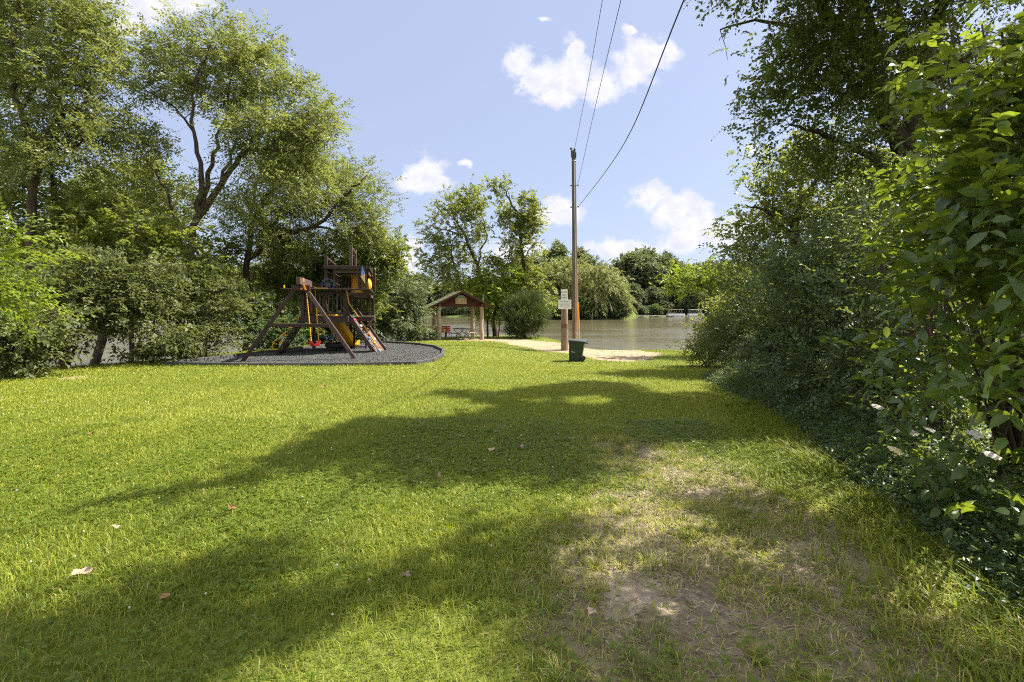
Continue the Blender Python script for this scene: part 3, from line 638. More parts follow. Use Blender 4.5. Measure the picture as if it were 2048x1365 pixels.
def proto(seed, kind):
    """a far tree about 14 m high at the origin"""
    r = np.random.default_rng(seed); H = 14.
    if kind == 'willow':
        C = np.vstack([ell_points((0, 0, 7.5), (6.2, 5.5, 5.2), 85, r, 3), ell_points((3.5, -2, 4), (3, 3, 3), 25, r), ell_points((-3.5, -2, 4.5), (3, 3, 3.4), 25, r)])
        kw = dict(per=14, k=14, sl=1.9, ll=.55, lw=.2, droop=.75, spread=.45, crad=.8, outward=.9, upb=.1); lf = LM['willow']
    elif kind == 'round':
        C = np.vstack([ell_points((0, 0, 8.2), (4.6, 4.6, 5.2), 75, r, 3), ell_points((r.uniform(-2, 2), 0, 11.5), (2.4, 2.4, 2.3), 22, r), ell_points((2.4, -2, 5), (2.6, 2.6, 2.8), 22, r), ell_points((-2.8, -1, 5.4), (2.4, 2.6, 2.6), 22, r)])
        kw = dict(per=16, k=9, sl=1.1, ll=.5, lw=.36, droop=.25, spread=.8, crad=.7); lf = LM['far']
    elif kind == 'tall':
        C = np.vstack([ell_points((0, 0, 9), (2.9, 2.9, 4.6), 60, r, 2.4), ell_points((1.4, 0, 12.6), (1.6, 1.6, 1.6), 16, r), ell_points((-1.3, 0, 5), (2, 2, 2), 20, r)])
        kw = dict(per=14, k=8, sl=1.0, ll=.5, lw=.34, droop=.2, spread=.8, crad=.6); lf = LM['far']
    else:
        C = np.vstack([ell_points((0, 0, 2.4), (3.6, 2.6, 2.3), 50, r, 3), ell_points((1.8, 0, 1.6), (2.4, 2, 1.5), 20, r)])
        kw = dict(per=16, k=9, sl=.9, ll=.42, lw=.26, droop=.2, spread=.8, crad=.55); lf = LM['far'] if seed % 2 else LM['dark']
    C[:, 2] = np.maximum(C[:, 2], .4)
    if kind == 'bush': lb = [(np.array([(0, 0, -.3), (.2, 0, 1), (.5, 0, 2.5)]), [.16, .12, .05])]
    else: lb = [(np.array([(0, 0, -.4), (.1, .1, 3), (0, .3, 7), (.4, 0, 11)]), [.42, .34, .22, .08]), (np.array([(.1, .1, 3), (1.8, 0, 6), (2.8, .3, 8)]), [.2, .14, .06]), (np.array([(.1, .1, 3.6), (-1.6, -.4, 6), (-2.8, .3, 8.5)]), [.2, .14, .06])]
    nm = {'bush': 'bank_bush', 'willow': 'willow_tree'}.get(kind, 'far_tree')
    return grow(nm, 'x', 'bush' if kind == 'bush' else 'tree', (0, 0, 0), lb, C, lf, bark=BARKD, seed=seed, twig=.03, **kw)
PROTO = {k: [proto(s, k) for s in ss] for k, ss in dict(willow=(41, 42), round=(43, 44), tall=(45, 46), bush=(47, 48)).items()}
USED = set()
def place_tree(kind, i, px, D, h, label, group=None, wide=1.0, rot=None, z=None):
    src = PROTO[kind][i % 2]; H = {'willow': 12.7, 'round': 13.8, 'tall': 14.2, 'bush': 4.8}[kind]
    if src.name not in USED: USED.add(src.name); o = src
    else:
        o = src.copy(); COL.objects.link(o)
        for ch in list(src.children):
            c = ch.copy(); COL.objects.link(c); c.parent = o
    s = h / H; o.scale = (s * wide, s * wide, s); o.rotation_euler = (0, 0, random.uniform(0, 6.28) if rot is None else rot)
    x = (px - CX) / F * D; o.location = (x, D, -.9 if z is None else z); o['label'] = label
    if group: o['group'] = group
    elif 'group' in o: del o['group']
    return o
def hpx(row, D, z=-.9): return EYE - (row - HY) / F * D - z
place_tree('willow', 0, 1195, 145, hpx(528, 145), 'wide pale willow hanging over the water, middle of the far bank', rot=.4)
place_tree('willow', 1, 1236, 142, hpx(575, 142), 'small drooping willow at the right end of the point across the water', rot=2, wide=.8)
place_tree('willow', 1, 1130, 155, hpx(515, 155), 'pale green willow seen just left of the utility pole', rot=4)
place_tree('tall', 0, 1110, 168, hpx(488, 168), 'slim open tree sticking up behind the willows left of the utility pole', rot=1)
place_tree('tall', 1, 1172, 172, hpx(500, 172), 'thin-topped tree standing up just right of the utility pole', rot=3)
FG = 'trees of the wood across the lake'
row_tops = [(1215, 545, 170, 'round'), (1250, 512, 215, 'round'), (1278, 520, 212, 'tall'), (1305, 515, 208, 'tall'), (1290, 500, 225, 'round'), (1330, 510, 218, 'round'), (1352, 525, 205, 'tall'),
            (1375, 540, 215, 'round'), (1400, 532, 212, 'round'), (1430, 530, 205, 'round'), (1460, 525, 212, 'round'), (1500, 530, 205, 'round'), (1560, 525, 200, 'round'), (1620, 520, 195, 'tall'), (1690, 520, 190, 'round'), (1780, 515, 185, 'round'), (1880, 510, 180, 'round'),
            (1268, 570, 195, 'round'), (1310, 575, 198, 'round'), (1345, 585, 200, 'bush'), (1390, 570, 198, 'round'), (1420, 575, 198, 'round')]
for i, (px, rw, D, kd) in enumerate(row_tops):
    place_tree(kd, i, px, D, hpx(rw, D), 'dark tree in the wood behind the moored boats', FG + ' behind the boats', wide=random.uniform(.9, 1.15))
for i, (px, rw, D, kd) in enumerate([(1075, 520, 160, 'round'), (1040, 545, 165, 'round'), (1010, 560, 175, 'round'), (985, 575, 185, 'round'), (955, 560, 195, 'round'), (925, 570, 200, 'round'), (890, 565, 205, 'round'), (860, 555, 205, 'tall'), (835, 550, 205, 'round'),
                                    (800, 548, 200, 'round'), (770, 552, 198, 'round'), (735, 550, 195, 'round'), (700, 545, 192, 'round'), (650, 540, 185, 'round'), (590, 540, 178, 'round'), (520, 530, 172, 'round'), (450, 530, 165, 'round'), (370, 525, 155, 'round'), (280, 520, 142, 'round'), (180, 510, 132, 'round'), (60, 500, 122, 'round')]):
    place_tree(kd, i, px, D, hpx(rw, D), 'hazy tree in the wood across the lake, left of the willows', FG + ' left of the willows', wide=random.uniform(.95, 1.2))
bushes = [(1105, 600, 143), (1128, 605, 141), (1150, 598, 141), (1172, 605, 141), (1200, 600, 141), (1222, 606, 142), (1085, 602, 147), (1062, 610, 152), (1020, 612, 160), (985, 615, 172), (950, 612, 184), (925, 618, 190), (905, 612, 192), (880, 614, 193), (850, 615, 192), (820, 612, 190), (780, 612, 189), (740, 610, 186), (690, 610, 180)]
for i, (px, rw, D) in enumerate(bushes):
    place_tree('bush', i, px, D, hpx(rw, D) * 1.1, 'leafy bush lining the far waterline', 'bushes on the far waterline', wide=random.uniform(.9, 1.3))
for i, (px, rw, D) in enumerate([(1285, 612, 190), (1312, 610, 192), (1330, 606, 196), (1375, 606, 198), (1420, 606, 196)]):
    place_tree('bush', i, px, D, hpx(rw, D), 'bush on the bank behind the docks and boats', 'bushes behind the boats', wide=random.uniform(.9, 1.3))

# ---- right side
ELM = dict(per=17, k=9, sl=.42, ll=.095, lw=.06, droop=.35, spread=.8, crad=.34, twig=.011, stem=.003, shape='kite')
def right_side():
    r = np.random.default_rng(77)
    # big elm whose crown fills the top right; the part above the picture shades the lawn
    D = 10.0
    limbs = [([(1900, 640), (1850, 420), (1810, 320), (1745, 160)], [.26, .22, .19, .14]), ([(1745, 160), (1690, 60), (1610, -30), (1500, -190)], [.13, .11, .09, .04], -.6), ([(1810, 320), (1835, 170), (1880, 20), (1960, -180)], [.15, .13, .1, .05], -.8),
             ([(1745, 160), (1740, 40), (1700, -160)], [.1, .08, .04], .8), ([(1850, 420), (1740, 310), (1640, 265), (1580, 250)], [.1, .07, .05, .02], -.4), ([(1690, 60), (1600, 60), (1510, 40), (1440, 60)], [.06, .045, .03, .015], .3),
             ([(1835, 170), (1930, 120), (2060, 60)], [.1, .08, .05], -1), ([(1835, 170), (1800, 60), (1790, -60)], [.07, .05, .03], .8)]
    ells = [(1470, 45, 52, 42), (1515, 110, 50, 48), (1500, 165, 34, 34), (1560, 40, 70, 48), (1560, 205, 56, 44), (1545, 250, 36, 30), (1650, 60, 75, 60), (1640, 180, 70, 60), (1740, 60, 80, 60), (1740, 200, 90, 70), (1850, 60, 90, 70), (1860, 190, 90, 70), (1970, 120, 90, 90),
            (1620, 290, 70, 45), (1540, 300, 30, 22), (1720, 320, 80, 60), (1700, 120, 80, 70, 8.7), (1790, 260, 80, 80, 8.5), (1850, 150, 80, 90, 8.5), (1600, 120, 60, 60, 9), (1880, 360, 80, 80, 8.5), (1490, 90, 40, 60), (1800, 400, 60, 60, 8.5)]
    C = clump_px(ells, D, 5.6, r)
    # overhang above the picture: where the sun through it makes the shade seen on the lawn
    g = r.uniform((-7, 1.2), (5, 16), (9000, 2)); g = g[(shade_val(g[:, 0], g[:, 1]) > .05) & (shade_val(g[:, 0], g[:, 1]) + .8 * lump(g[:, 0] + 3, g[:, 1], 3.5) > .05)][:880]
    EX = []
    for x, y in g:
        z = float(gz(x, y, False))
        for h, vis in [(q, 0) for q in r.uniform(6.8, 7.6) + np.arange(0, 7, .6)] + [(q, 1) for q in r.uniform(6.6, 7.6) + np.arange(0, 6, .7)]:
            P = np.array([x, y, z]) + SV * h / SV[2]; d = max(P[1], .3); row = HY - (P[2] - EYE) / d * F; px = CX + P[0] / d * F
            if row < -60 or (vis and px > 1490 + max(0, row - 150) * .3 and row < 330): EX.append(P + r.normal(size=3) * .08); break
    EX = np.array(EX); C = C[sun_keep(C, r)]
    base = np.array([(1930 - CX) / F * D, D, float(gz((1930 - CX) / F * D, D))])
    LB = [limb_px(p, D, q, (dy[0] if dy else None)) for p, q, *dy in limbs]
    LB[0] = (np.vstack([base, LB[0][0]]), [.32] + LB[0][1])
    LB.append((np.array([LB[1][0][-1], (4.2, 6.4, 8.2), (2.2, 5.2, 8.8), (.5, 4.4, 9)]), [.022, .018, .014, .01]))
    LB.append((np.array([LB[1][0][-2], (5.2, 7.2, 8.0), (5, 5, 8.4), (4.5, 3.4, 8.2)]), [.022, .018, .014, .01]))
    grow('elm_tree', 'tall dark elm overhanging the right side of the lawn, thick limbs showing against the sky', 'tree', base, LB, np.vstack([C, EX]), LM['elm'], seed=71, bark=BARKD, maxlen=2.2, thin=True, **ELM)
right_side()
tree_px('lakeside_tree', 'mid-green tree below the elm with twigs reaching out over the cloud', 'tree', 17, 1600,
    [([(1600, 600), (1590, 480), (1600, 380)], [.2, .16, .1]), ([(1590, 480), (1530, 420), (1490, 410)], [.08, .05, .02]), ([(1600, 400), (1660, 330), (1680, 280)], [.08, .05, .02])],
    [(1560, 350, 45, 38), (1620, 330, 60, 50), (1500, 460, 50, 44), (1570, 430, 70, 55), (1660, 420, 90, 70), (1480, 510, 36, 30), (1560, 520, 70, 50), (1720, 400, 70, 70), (1540, 400, 34, 24)],
    3.4, LM['broad'], 72, **dict(BRD, ll=.12, lw=.085, sl=.45))
tree_px('lakeside_tree', 'yellow-green open tree at the lake edge, left of the mid-green one', 'tree', 24, 1425,
    [([(1425, 640), (1420, 580), (1400, 550)], [.1, .08, .04]), ([(1420, 580), (1380, 560), (1350, 565)], [.05, .03, .01])],
    [(1402, 554, 32, 18), (1372, 564, 22, 9), (1432, 572, 32, 16), (1352, 562, 12, 6), (1450, 560, 36, 34), (1480, 610, 36, 30)],
    3.4, LM['lime'], 73, **dict(BRD, ll=.14, lw=.1, sl=.45))
tree_px('backing_tree', 'shady tree deep behind the near shrubs at the right edge', 'tree', 13, 1980,
    [([(1980, 600), (1960, 420), (1940, 250)], [.22, .18, .1]), ([(1960, 420), (1880, 330), (1820, 300)], [.1, .07, .03])],
    [(1850, 330, 90, 80), (1950, 300, 110, 110), (1800, 430, 90, 80), (1900, 480, 110, 90), (2040, 420, 110, 110), (2040, 200, 100, 100), (1830, 560, 90, 80), (1960, 600, 110, 80)],
    3.0, LM['dark'], 74, thin=True, bark=BARKD, **dict(BRD, ll=.13, lw=.09))
RG = 'shrubs along the right side of the lawn'
shrub('rounded olive shrub at the far end of the right hedge, beside the water', 18.5, 1410, [(1436, 662, 36, 38), (1450, 698, 42, 36), (1404, 700, 28, 22), (1470, 640, 36, 48)], 6.5, LM['broad'], 81, RG, ll=.095, lw=.06)
shrub('grey-green shrub behind the olive one, under the mid-green tree', 15, 1490, [(1490, 610, 50, 60), (1470, 680, 44, 50), (1520, 680, 50, 60)], 7, LM['silver'], 82, RG, flat=.6, droop=.2, crad=.3, ll=.085, lw=.05)
shrub('dark honeysuckle shrub with small bluish leaves, middle of the right hedge', 10.8, 1570, [(1550, 600, 80, 80), (1530, 700, 66, 50), (1600, 680, 70, 70), (1620, 560, 70, 80)], 9, LM['dark'], 83, RG, thin=True, flat=.6, droop=.2, crad=.3, ll=.075, lw=.045, sl=.36, per=24, stem=.0025)
shrub('tall dark honeysuckle shrub bulging over the lawn right of the middle', 8.2, 1690, [(1650, 560, 90, 110), (1620, 720, 66, 60), (1700, 660, 80, 90), (1720, 500, 80, 90)], 11, LM['dark'], 84, RG, thin=True, flat=.6, droop=.2, crad=.3, ll=.07, lw=.042, sl=.34, per=24, stem=.0025)
shrub('dense shady shrub with pale young shoots, between the honeysuckle and the big-leaved shrub', 6.2, 1800, [(1770, 620, 90, 110), (1760, 760, 70, 60), (1840, 500, 80, 110), (1850, 720, 90, 90), (1800, 420, 60, 70)], 13, LM['dark'], 85, RG, thin=True, flat=.6, droop=.2, crad=.3, ll=.072, lw=.042, sl=.34, per=24, stem=.0025)
# ------------------------------------------------------------------ built things
WOOD = mat('dark_stained_wood', (.038, .023, .019), .75, .3, var=.45, vscale=7, bump=.5, bscale=60, stretch=(1, 1, 1))
WOODL = mat('worn_stained_wood', (.078, .05, .043), .7, .35, var=.4, vscale=9, bump=.5, bscale=60)
YEL = mat('yellow_plastic', (.82, .40, .014), .38, .5, var=.12, vscale=2)
YROPE = mat('yellow_coated_chain', (.62, .36, .03), .5, .4, var=.3, vscale=60, bump=.6, bscale=120)
REDP = mat('red_plastic', (.70, .05, .055), .4, .5, var=.12, vscale=3)
BLUP = mat('blue_plastic', (.045, .16, .38), .4, .5, var=.12, vscale=3)
NAVY = mat('navy_plastic', (.015, .035, .075), .35, .5, var=.2, vscale=3)
RUB = mat('black_rubber', (.017, .017, .018), .75, .3, var=.3, vscale=14, bump=.4, bscale=60)
EDGE = mat('black_edging', (.06, .06, .063), .6, .4, var=.35, vscale=5, bump=.3, bscale=40)
MULCH = mat('rubber_mulch', (.085, .09, .09), .85, .25, var=.7, vscale=30, bump=1, bscale=70)
GALV = mat('galvanised_steel', (.42, .42, .42), .45, .5, metal=.7, var=.2, vscale=10)
BLK = mat('black_steel', (.02, .018, .018), .5, .5, var=.2)
WHT = mat('weathered_white', (.74, .72, .68), .6, .3, var=.12, vscale=6)
INK = mat('black_lettering', (.03, .03, .032), .6, .3, var=.1)
INKG = mat('faded_lettering', (.30, .29, .28), .6, .3, var=.15)

def text_part(name, body, loc, size, m, parent, rot=(R(90), 0, 0), sx=1.0):
    cu = bpy.data.curves.new(name, 'FONT'); cu.body = body; cu.size = size; cu.align_x = 'CENTER'; cu.align_y = 'CENTER'; cu.extrude = .0015
    tmp = bpy.data.objects.new('tmp', cu); COL.objects.link(tmp); dg = bpy.context.evaluated_depsgraph_get()
    me = bpy.data.meshes.new_from_object(tmp.evaluated_get(dg)); bpy.data.objects.remove(tmp); bpy.data.curves.remove(cu)
    o = link(name, me, m, parent, loc); o.rotation_euler = rot; o.scale = (sx, 1, 1); return o

# ---- rubber mulch pad and its edging
PADZ = -.185
def pad():
    r = np.random.default_rng(3)
    # one sheet, slightly lumpy
    xs = np.arange(-11.6, -2.4, .16); ys = np.arange(15.0, 25.9, .16); X, Y = np.meshgrid(xs, ys)
    d = poly_dist(PAD, X, Y); Z = PADZ + .02 * lump(X, Y, 2.5) + .01 * lump(X, Y, 8)
    Z = Z - np.where(d < 0, .25, 0)
    h, wd = X.shape; idx = np.arange(h * wd).reshape(h, wd); fs = np.stack([idx[:-1, :-1], idx[:-1, 1:], idx[1:, 1:], idx[1:, :-1]], -1).reshape(-1, 4)
    dd = d.ravel(); fs = fs[(dd[fs] > -.02).all(1)]
    # loose chips lying on it
    n = 52000; P = np.stack([r.uniform(-11.5, -2.6, n), r.uniform(15.2, 25.7, n)], 1); P = P[poly_dist(PAD, P[:, 0], P[:, 1]) > .04]; n = len(P)
    base = np.stack([P[:, 0], P[:, 1], PADZ + .02 * lump(P[:, 0], P[:, 1], 2.5) + .01 * lump(P[:, 0], P[:, 1], 8) + .012], 1)
    a = norm(r.normal(size=(n, 3)) * (1, 1, .45)); b = norm(np.cross(a, r.normal(size=(n, 3)))); c = np.cross(a, b)
    s = r.uniform(.014, .034, (n, 1)); q = np.stack([base + a * s * 1.6, base - a * s * .5 + b * s, base - a * s * .5 - b * s, base + c * s * .8], 1)
    tr = np.array([(0, 1, 3), (1, 2, 3), (2, 0, 3), (0, 2, 1)])
    cf = (np.arange(n)[:, None, None] * 4 + tr[None]).reshape(-1, 3) + h * wd
    vs = np.vstack([np.stack([X, Y, Z], -1).reshape(-1, 3), q.reshape(-1, 3)])
    tag(link('rubber_mulch', np_mesh('rubber_mulch', vs, [fs, cf]), MULCH), 'dark grey shredded rubber mulch filling the play area', 'mulch', kind='stuff')
    t = empty('playground_border', (-3.2, 15.7, PADZ), 'black edging boards pegged end to end round the rubber mulch pad', 'edging')
    k = len(PAD)
    for i in range(k):
        a, b = PAD[i], PAD[(i + 1) % k]; L = np.linalg.norm(b - a); m = max(1, int(round(L / 1.3)))
        for j in range(m):
            p = a + (b - a) * j / m; q = a + (b - a) * (j + 1) / m; u = (q - p) / np.linalg.norm(q - p)
            g = .5 * (float(gz(*p)) + float(gz(*q)))
            mb = MB(); mb.beam((p[0] + u[0] * .012 + 3.2, p[1] + u[1] * .012 - 15.7, .02), (q[0] - u[0] * .012 + 3.2, q[1] - u[1] * .012 - 15.7, .02), .11, .17 + .02)
            mb.cyl((q[0] + 3.2, q[1] - 15.7, -.1), .035, .222, 8)
            mb.build('border_board', EDGE, t, bevel=.012)
pad()

# ---- the climbing tower
def playset():
    PO = np.array([-7.5, 17.0]); t = empty('climbing_tower', (PO[0], PO[1], PADZ - .01), 'dark wooden climbing tower with swing beam, ship wheel and crow nest on the rubber pad', 'playset', rotz=math.atan2(.245, .97))
    def part(name, f, m=WOOD, parent=t, label=None, bevel=.012, sm=False):
        mb = MB(); f(mb); o = mb.build(name, m, parent, bevel=bevel, smooth_on=sm); tag(o, label); return o
    part('swing_beam', lambda b: b.box((0, 2.45, 2.82), (.13, 5.7, .25)), WOODL)
    part('beam_bracket', lambda b: (b.box((.02, .02, 2.585), (.62, .13, .21)), b.box((.02, -.06, 2.57), (.3, .05, .17))))
    for s in (-1, 1):
        part('leg', lambda b: b.beam((s * .1, .04, 2.68), (s * 1.9, -.02, -.06), .12, .13), WOODL if s > 0 else WOOD)
    part('cross_brace', lambda b: b.beam((-1.02, -.1, 1.28), (1.0, -.1, 1.24), .05, .13))
    # tower posts
    for u, v, z0, z1 in ((-.3, 2.3, 1.3, 2.6), (1.3, 2.3, 1.3, 2.7), (-.3, 5.2, -.06, 2.6), (1.3, 5.2, -.06, 2.9), (.5, 2.36, 1.5, 2.6)):
        part('post', lambda b: b.box((u, v, (z0 + z1) / 2), (.13, .13, z1 - z0)))
    part('post', lambda b: b.beam((2.32, 5.1, -.05), (2.28, 5.1, 2.6), .12, .13))
    part('deck', lambda b: (b.box((.5, 3.75, 1.52), (1.75, 3.1, .05)), b.box((.5, 2.22, 1.42), (1.86, .06, .24)), b.box((.5, 5.28, 1.42), (1.86, .06, .24)),
                            b.box((-.41, 3.75, 1.42), (.06, 3.0, .24)), b.box((1.41, 3.75, 1.42), (.06, 3.0, .24))))
    part('side_deck', lambda b: (b.box((1.93, 4.0, 1.50), (.96, 2.3, .05)), b.box((1.93, 2.82, 1.42), (1.0, .06, .2)), b.box((2.40, 4.0, 1.42), (.06, 2.3, .2)), b.box((2.36, 3.0, 1.16), (.07, .4, .1))))
    # railing with balusters, wide plank on top
    rl = part('railing', lambda b: b.box((.5, 2.3, 2.50), (1.5, .06, .1))); part('rail', lambda b: b.box((.5, 2.3, 1.66), (1.5, .06, .08)), parent=rl)
    for i in range(9):
        u = -.16 + i * .165
        part('baluster', lambda b: b.box((u, 2.335, 2.08), (.055, .03, .80)), WOODL if i % 2 else WOOD, rl, bevel=.006)
    rl2 = part('railing', lambda b: b.box((-.3, 3.75, 2.50), (.06, 2.8, .1))); part('rail', lambda b: b.box((-.3, 3.75, 1.66), (.06, 2.8, .08)), parent=rl2)
    for i in range(9): part('baluster', lambda b: b.box((-.265, 2.6 + i * .28, 2.08), (.03, .055, .80)), WOOD, rl2, bevel=.006)
    rl3 = part('railing', lambda b: b.box((1.75, 5.2, 2.35), (.9, .06, .1))); part('rail', lambda b: b.box((1.75, 5.2, 1.66), (.9, .06, .08)), parent=rl3)
    for i in range(5): part('baluster', lambda b: b.box((1.45 + i * .15, 5.235, 2.0), (.05, .03, .66)), WOOD, rl3, bevel=.006)
    part('table_plank', lambda b: (b.box((.62, 2.16, 2.625), (3.36, .42, .05)), b.box((-.62, 2.16, 2.585), (.06, .4, .035))), WOOD)
    part('table_plank', lambda b: b.box((2.12, 3.3, 2.62), (.42, 1.85, .05)), WOODL)
    part('header_beam', lambda b: (b.box((1.75, 3.0, 2.47), (1.0, .06, .14)), b.box((2.28, 4.0, 2.38), (.06, 2.2, .12))), WOODL)
    # crow nest
    def lw(b):
        for i in range(9): b.box((.84, 2.75 + i * .25, 3.03), (.03, .19, .8))
        b.box((.80, 3.75, 3.36), (.04, 2.3, .08))
    part('board_wall', lw, WOODL, bevel=.006)
    def rw(b):
        for i in range(3): b.box((1.94 + i * .085, 2.42, 3.0), (.068, .03, .72))
        for i in range(7): b.box((2.16, 2.62 + i * .22, 2.86), (.03, .17, .44))
    part('board_wall', rw, WOOD, bevel=.006)
    part('back_wall', lambda b: [b.box((.95 + i * .11, 5.1, 2.98), (.095, .03, .7)) for i in range(4)], WOOD, bevel=.006)
    part('post', lambda b: b.box((1.86, 2.46, 3.05), (.1, .1, .8))); part('post', lambda b: b.box((.86, 2.46, 3.05), (.1, .1, .8))); part('post', lambda b: b.box((2.1, 5.1, 3.05), (.1, .1, .8)))
    def moon(b):
        b.box((1.62, 5.12, 3.02), (.68, .03, .82))
    part('window_panel', moon, mat('amber_panel', (.62, .36, .10), .5, .4, var=.15, vscale=3), bevel=.005)
    def cres(b):
        n = 18; outer = []; inner = []
        for i in range(n + 1):
            a = R(100) + R(160) * i / n; outer.append((1.78 + .42 * math.cos(a), 5.07, 2.98 + .46 * math.sin(a))); inner.append((1.86 + .30 * math.cos(a), 5.07, 2.98 + .37 * math.sin(a)))
        vs = outer + inner + [(q[0], q[1] + .02, q[2]) for q in outer + inner]; m = n + 1; fs = []
        for i in range(n): fs += [(i, i + 1, m + i + 1, m + i), (2 * m + i + 1, 2 * m + i, 3 * m + i, 3 * m + i + 1), (i + 1, i, 2 * m + i, 2 * m + i + 1), (m + i, m + i + 1, 3 * m + i + 1, 3 * m + i)]
        b.add(vs, fs)
    part('moon_cutout', cres, YEL, bevel=0)
    part('bubble_window', lambda b: (b.ball((2.20, 3.3, 2.88), .235, 18, 12, (.5, 1, 1)), b.ring((2.19, 3.3, 2.88), .24, .03, 'x')), YEL, bevel=0, sm=True)
    def roof(b):
        for i in range(6): b.box((.62 + i * .31, 3.75, 3.58), (.27, 3.1, .035))
        b.box((1.38, 2.22, 3.53), (1.82, .05, .14)); b.box((1.38, 5.28, 3.53), (1.82, .05, .14)); b.box((2.27, 3.75, 3.53), (.05, 3.0, .13)); b.box((.49, 3.75, 3.53), (.05, 3.0, .13))
    part('flat_roof', roof, WOOD, bevel=.006)
    part('roof_beam', lambda b: (b.box((1.5, 2.42, 3.38), (1.3, .05, .16)), b.box((2.2, 3.6, 3.36), (.05, 2.1, .16))), WOODL)
    for u0, z0, z1, v0, v1 in ((.56, 2.66, 3.98, 2.42, 5.6), (1.52, 3.6, 4.44, 2.42, 5.0)):
        part('mast_frame', lambda b: (b.box((u0, v0, (z0 + z1) / 2), (.13, .13, z1 - z0)), b.box((u0, v1, (z0 + z1) / 2), (.12, .12, z1 - z0)), b.box((u0 + .02, (v0 + v1) / 2, z1 - .05), (.05, v1 - v0 - .13, .085))), WOODL if u0 > 1 else WOOD)
    part('knee_brace', lambda b: (b.beam((1.44, 2.2, 1.2), (1.62, 2.2, 1.48), .07, .1), b.beam((2.15, 2.7, 1.1), (2.38, 2.75, 1.42), .07, .1)))
    # ship wheel
    wh = part('ship_wheel', lambda b: (b.ring((.66, 2.2, 2.80), .235, .028, 'y'), b.ring((.66, 2.2, 2.80), .06, .03, 'y', 14, 6)), NAVY, bevel=0, sm=True)
    part('wheel_spokes', lambda b: [b.tube([(.66, 2.2, 2.8), (.66 + .30 * math.cos(a), 2.2, 2.8 + .30 * math.sin(a))], .018, 6) for a in np.arange(0, 6.28, math.pi / 4)], NAVY, wh, bevel=0)
    # climbing ladder on the left
    lad = part('step_ladder', lambda b: [b.beam((-.36, v, 1.5), (-1.36, v, -.05), .06, .15, (1, 0, .6)) for v in (2.42, 3.1, 3.78)], WOOD)
    for i in range(6):
        f = (i + .6) / 6.3; u, z = -.36 - 1.0 * f, 1.5 - 1.55 * f
        for v in (2.76, 3.44): part('step', lambda b: b.box((u, v, z), (.13, .60, .035)), WOOD, lad, bevel=.006)
    for f, v in ((.08, 2.6), (.3, 2.62), (.32, 2.86), (.5, 2.6), (.52, 2.9), (.68, 2.63), (.72, 2.9), (.86, 2.62), (.84, 3.3), (.6, 3.3)):
        part('hand_hold', lambda b: b.ball((-.50 - .98 * f, v, 1.5 - 1.55 * f + .05), .05, 8, 6, (1.2, 1, .55)), YEL, lad, bevel=0, sm=True)
    part('hand_rope', lambda b: b.tube([(-.9, 2.3, .95), (-1.1, 2.28, .75), (-1.35, 2.27, .55), (-1.42, 2.27, .34), (-1.34, 2.29, .22)], .022, 6), YROPE, lad, bevel=0)
    # climbing wall on the right
    A0, A1, B0, B1 = Vector((1.44, 2.46, 1.56)), Vector((2.50, 2.44, -.04)), Vector((1.84, 3.26, 1.56)), Vector((2.94, 3.30, -.04)); up = (A1 - A0).cross(B0 - A0).normalized() * -1
    if up.z < 0: up = -up
    cw = part('climbing_wall', lambda b: b.prism([A0 - up * .05, A1 - up * .05, B1 - up * .05, B0 - up * .05], up * .04), mat('climb_board', (.10, .07, .062), .7, .35, var=.3, vscale=9, bump=.4, bscale=60), bevel=.005)
    for p, q in ((A0, A1), (B0, B1)): part('side_rail', lambda b: b.beam(p + (p - q) * .16, q, .055, .17, up), WOODL, cw)
    part('stop_board', lambda b: b.beam((2.30, 2.40, .32), (2.34, 2.40, -.05), .06, .1), WOOD, cw)
    hm = [REDP, BLUP, WHT, YEL, NAVY]
    for i, (f, g) in enumerate(((.12, .2), (.2, .6), (.28, .35), (.36, .72), (.44, .25), (.52, .55), (.6, .3), (.64, .75), (.73, .5), (.8, .2), (.85, .7), (.93, .42))):
        c0 = A0 + (A1 - A0) * f + (B0 - A0) * g + up * .02
        part('climbing_hold', lambda b: b.ball(c0, .062, 8, 6, (1, 1.15, .9)), hm[i % 5], cw, bevel=0, sm=True)
    rp_ = [A0 + (A1 - A0) * f + (B0 - A0) * .5 + up * (.1 - .06 * f) for f in (.05, .3, .55, .8, .97)]
    part('climbing_rope', lambda b: b.tube([(1.36, 2.22, 2.6), (1.46, 2.3, 2.05)] + rp_, .022, 7), YROPE, cw, bevel=0)
    # rung ladder under the side deck
    def rung(b):
        for u in (1.52, 2.02): b.beam((u, 4.6, 1.42), (u - .02, 4.5, -.05), .08, .08)
        for z in (.12, .5, .85, 1.18): b.tube([(1.5, 4.53, z), (2.02, 4.53, z)], .018, 6)
    part('rung_ladder', rung, WOOD, bevel=.006)
    # wave slide
    def slide(b):
        path = [(.20, 3.75, 1.50), (.40, 3.95, 1.44), (.62, 4.2, 1.18), (.84, 4.46, .78), (1.02, 4.68, .42), (1.16, 4.86, .2), (1.4, 5.1, .16)]
        prof = [(-.42, .24), (-.40, .06), (-.3, 0), (.3, 0), (.40, .06), (.42, .24), (.46, .24), (.44, .03), (.32, -.04), (-.32, -.04), (-.44, .03), (-.46, .24)]
        vs = []; k = len(prof); P = [Vector(q) for q in path]
        for i, p in enumerate(P):
            d = (P[min(i + 1, len(P) - 1)] - P[max(0, i - 1)]).normalized(); x = d.cross(Vector((0, 0, 1))).normalized(); z = x.cross(d)
            for a, c in prof: vs.append(p + x * a + z * c)
        b.add(vs, [(i * k + j, i * k + (j + 1) % k, (i + 1) * k + (j + 1) % k, (i + 1) * k + j) for i in range(len(P) - 1) for j in range(k)])
    part('slide', slide, YEL, bevel=0, sm=True)
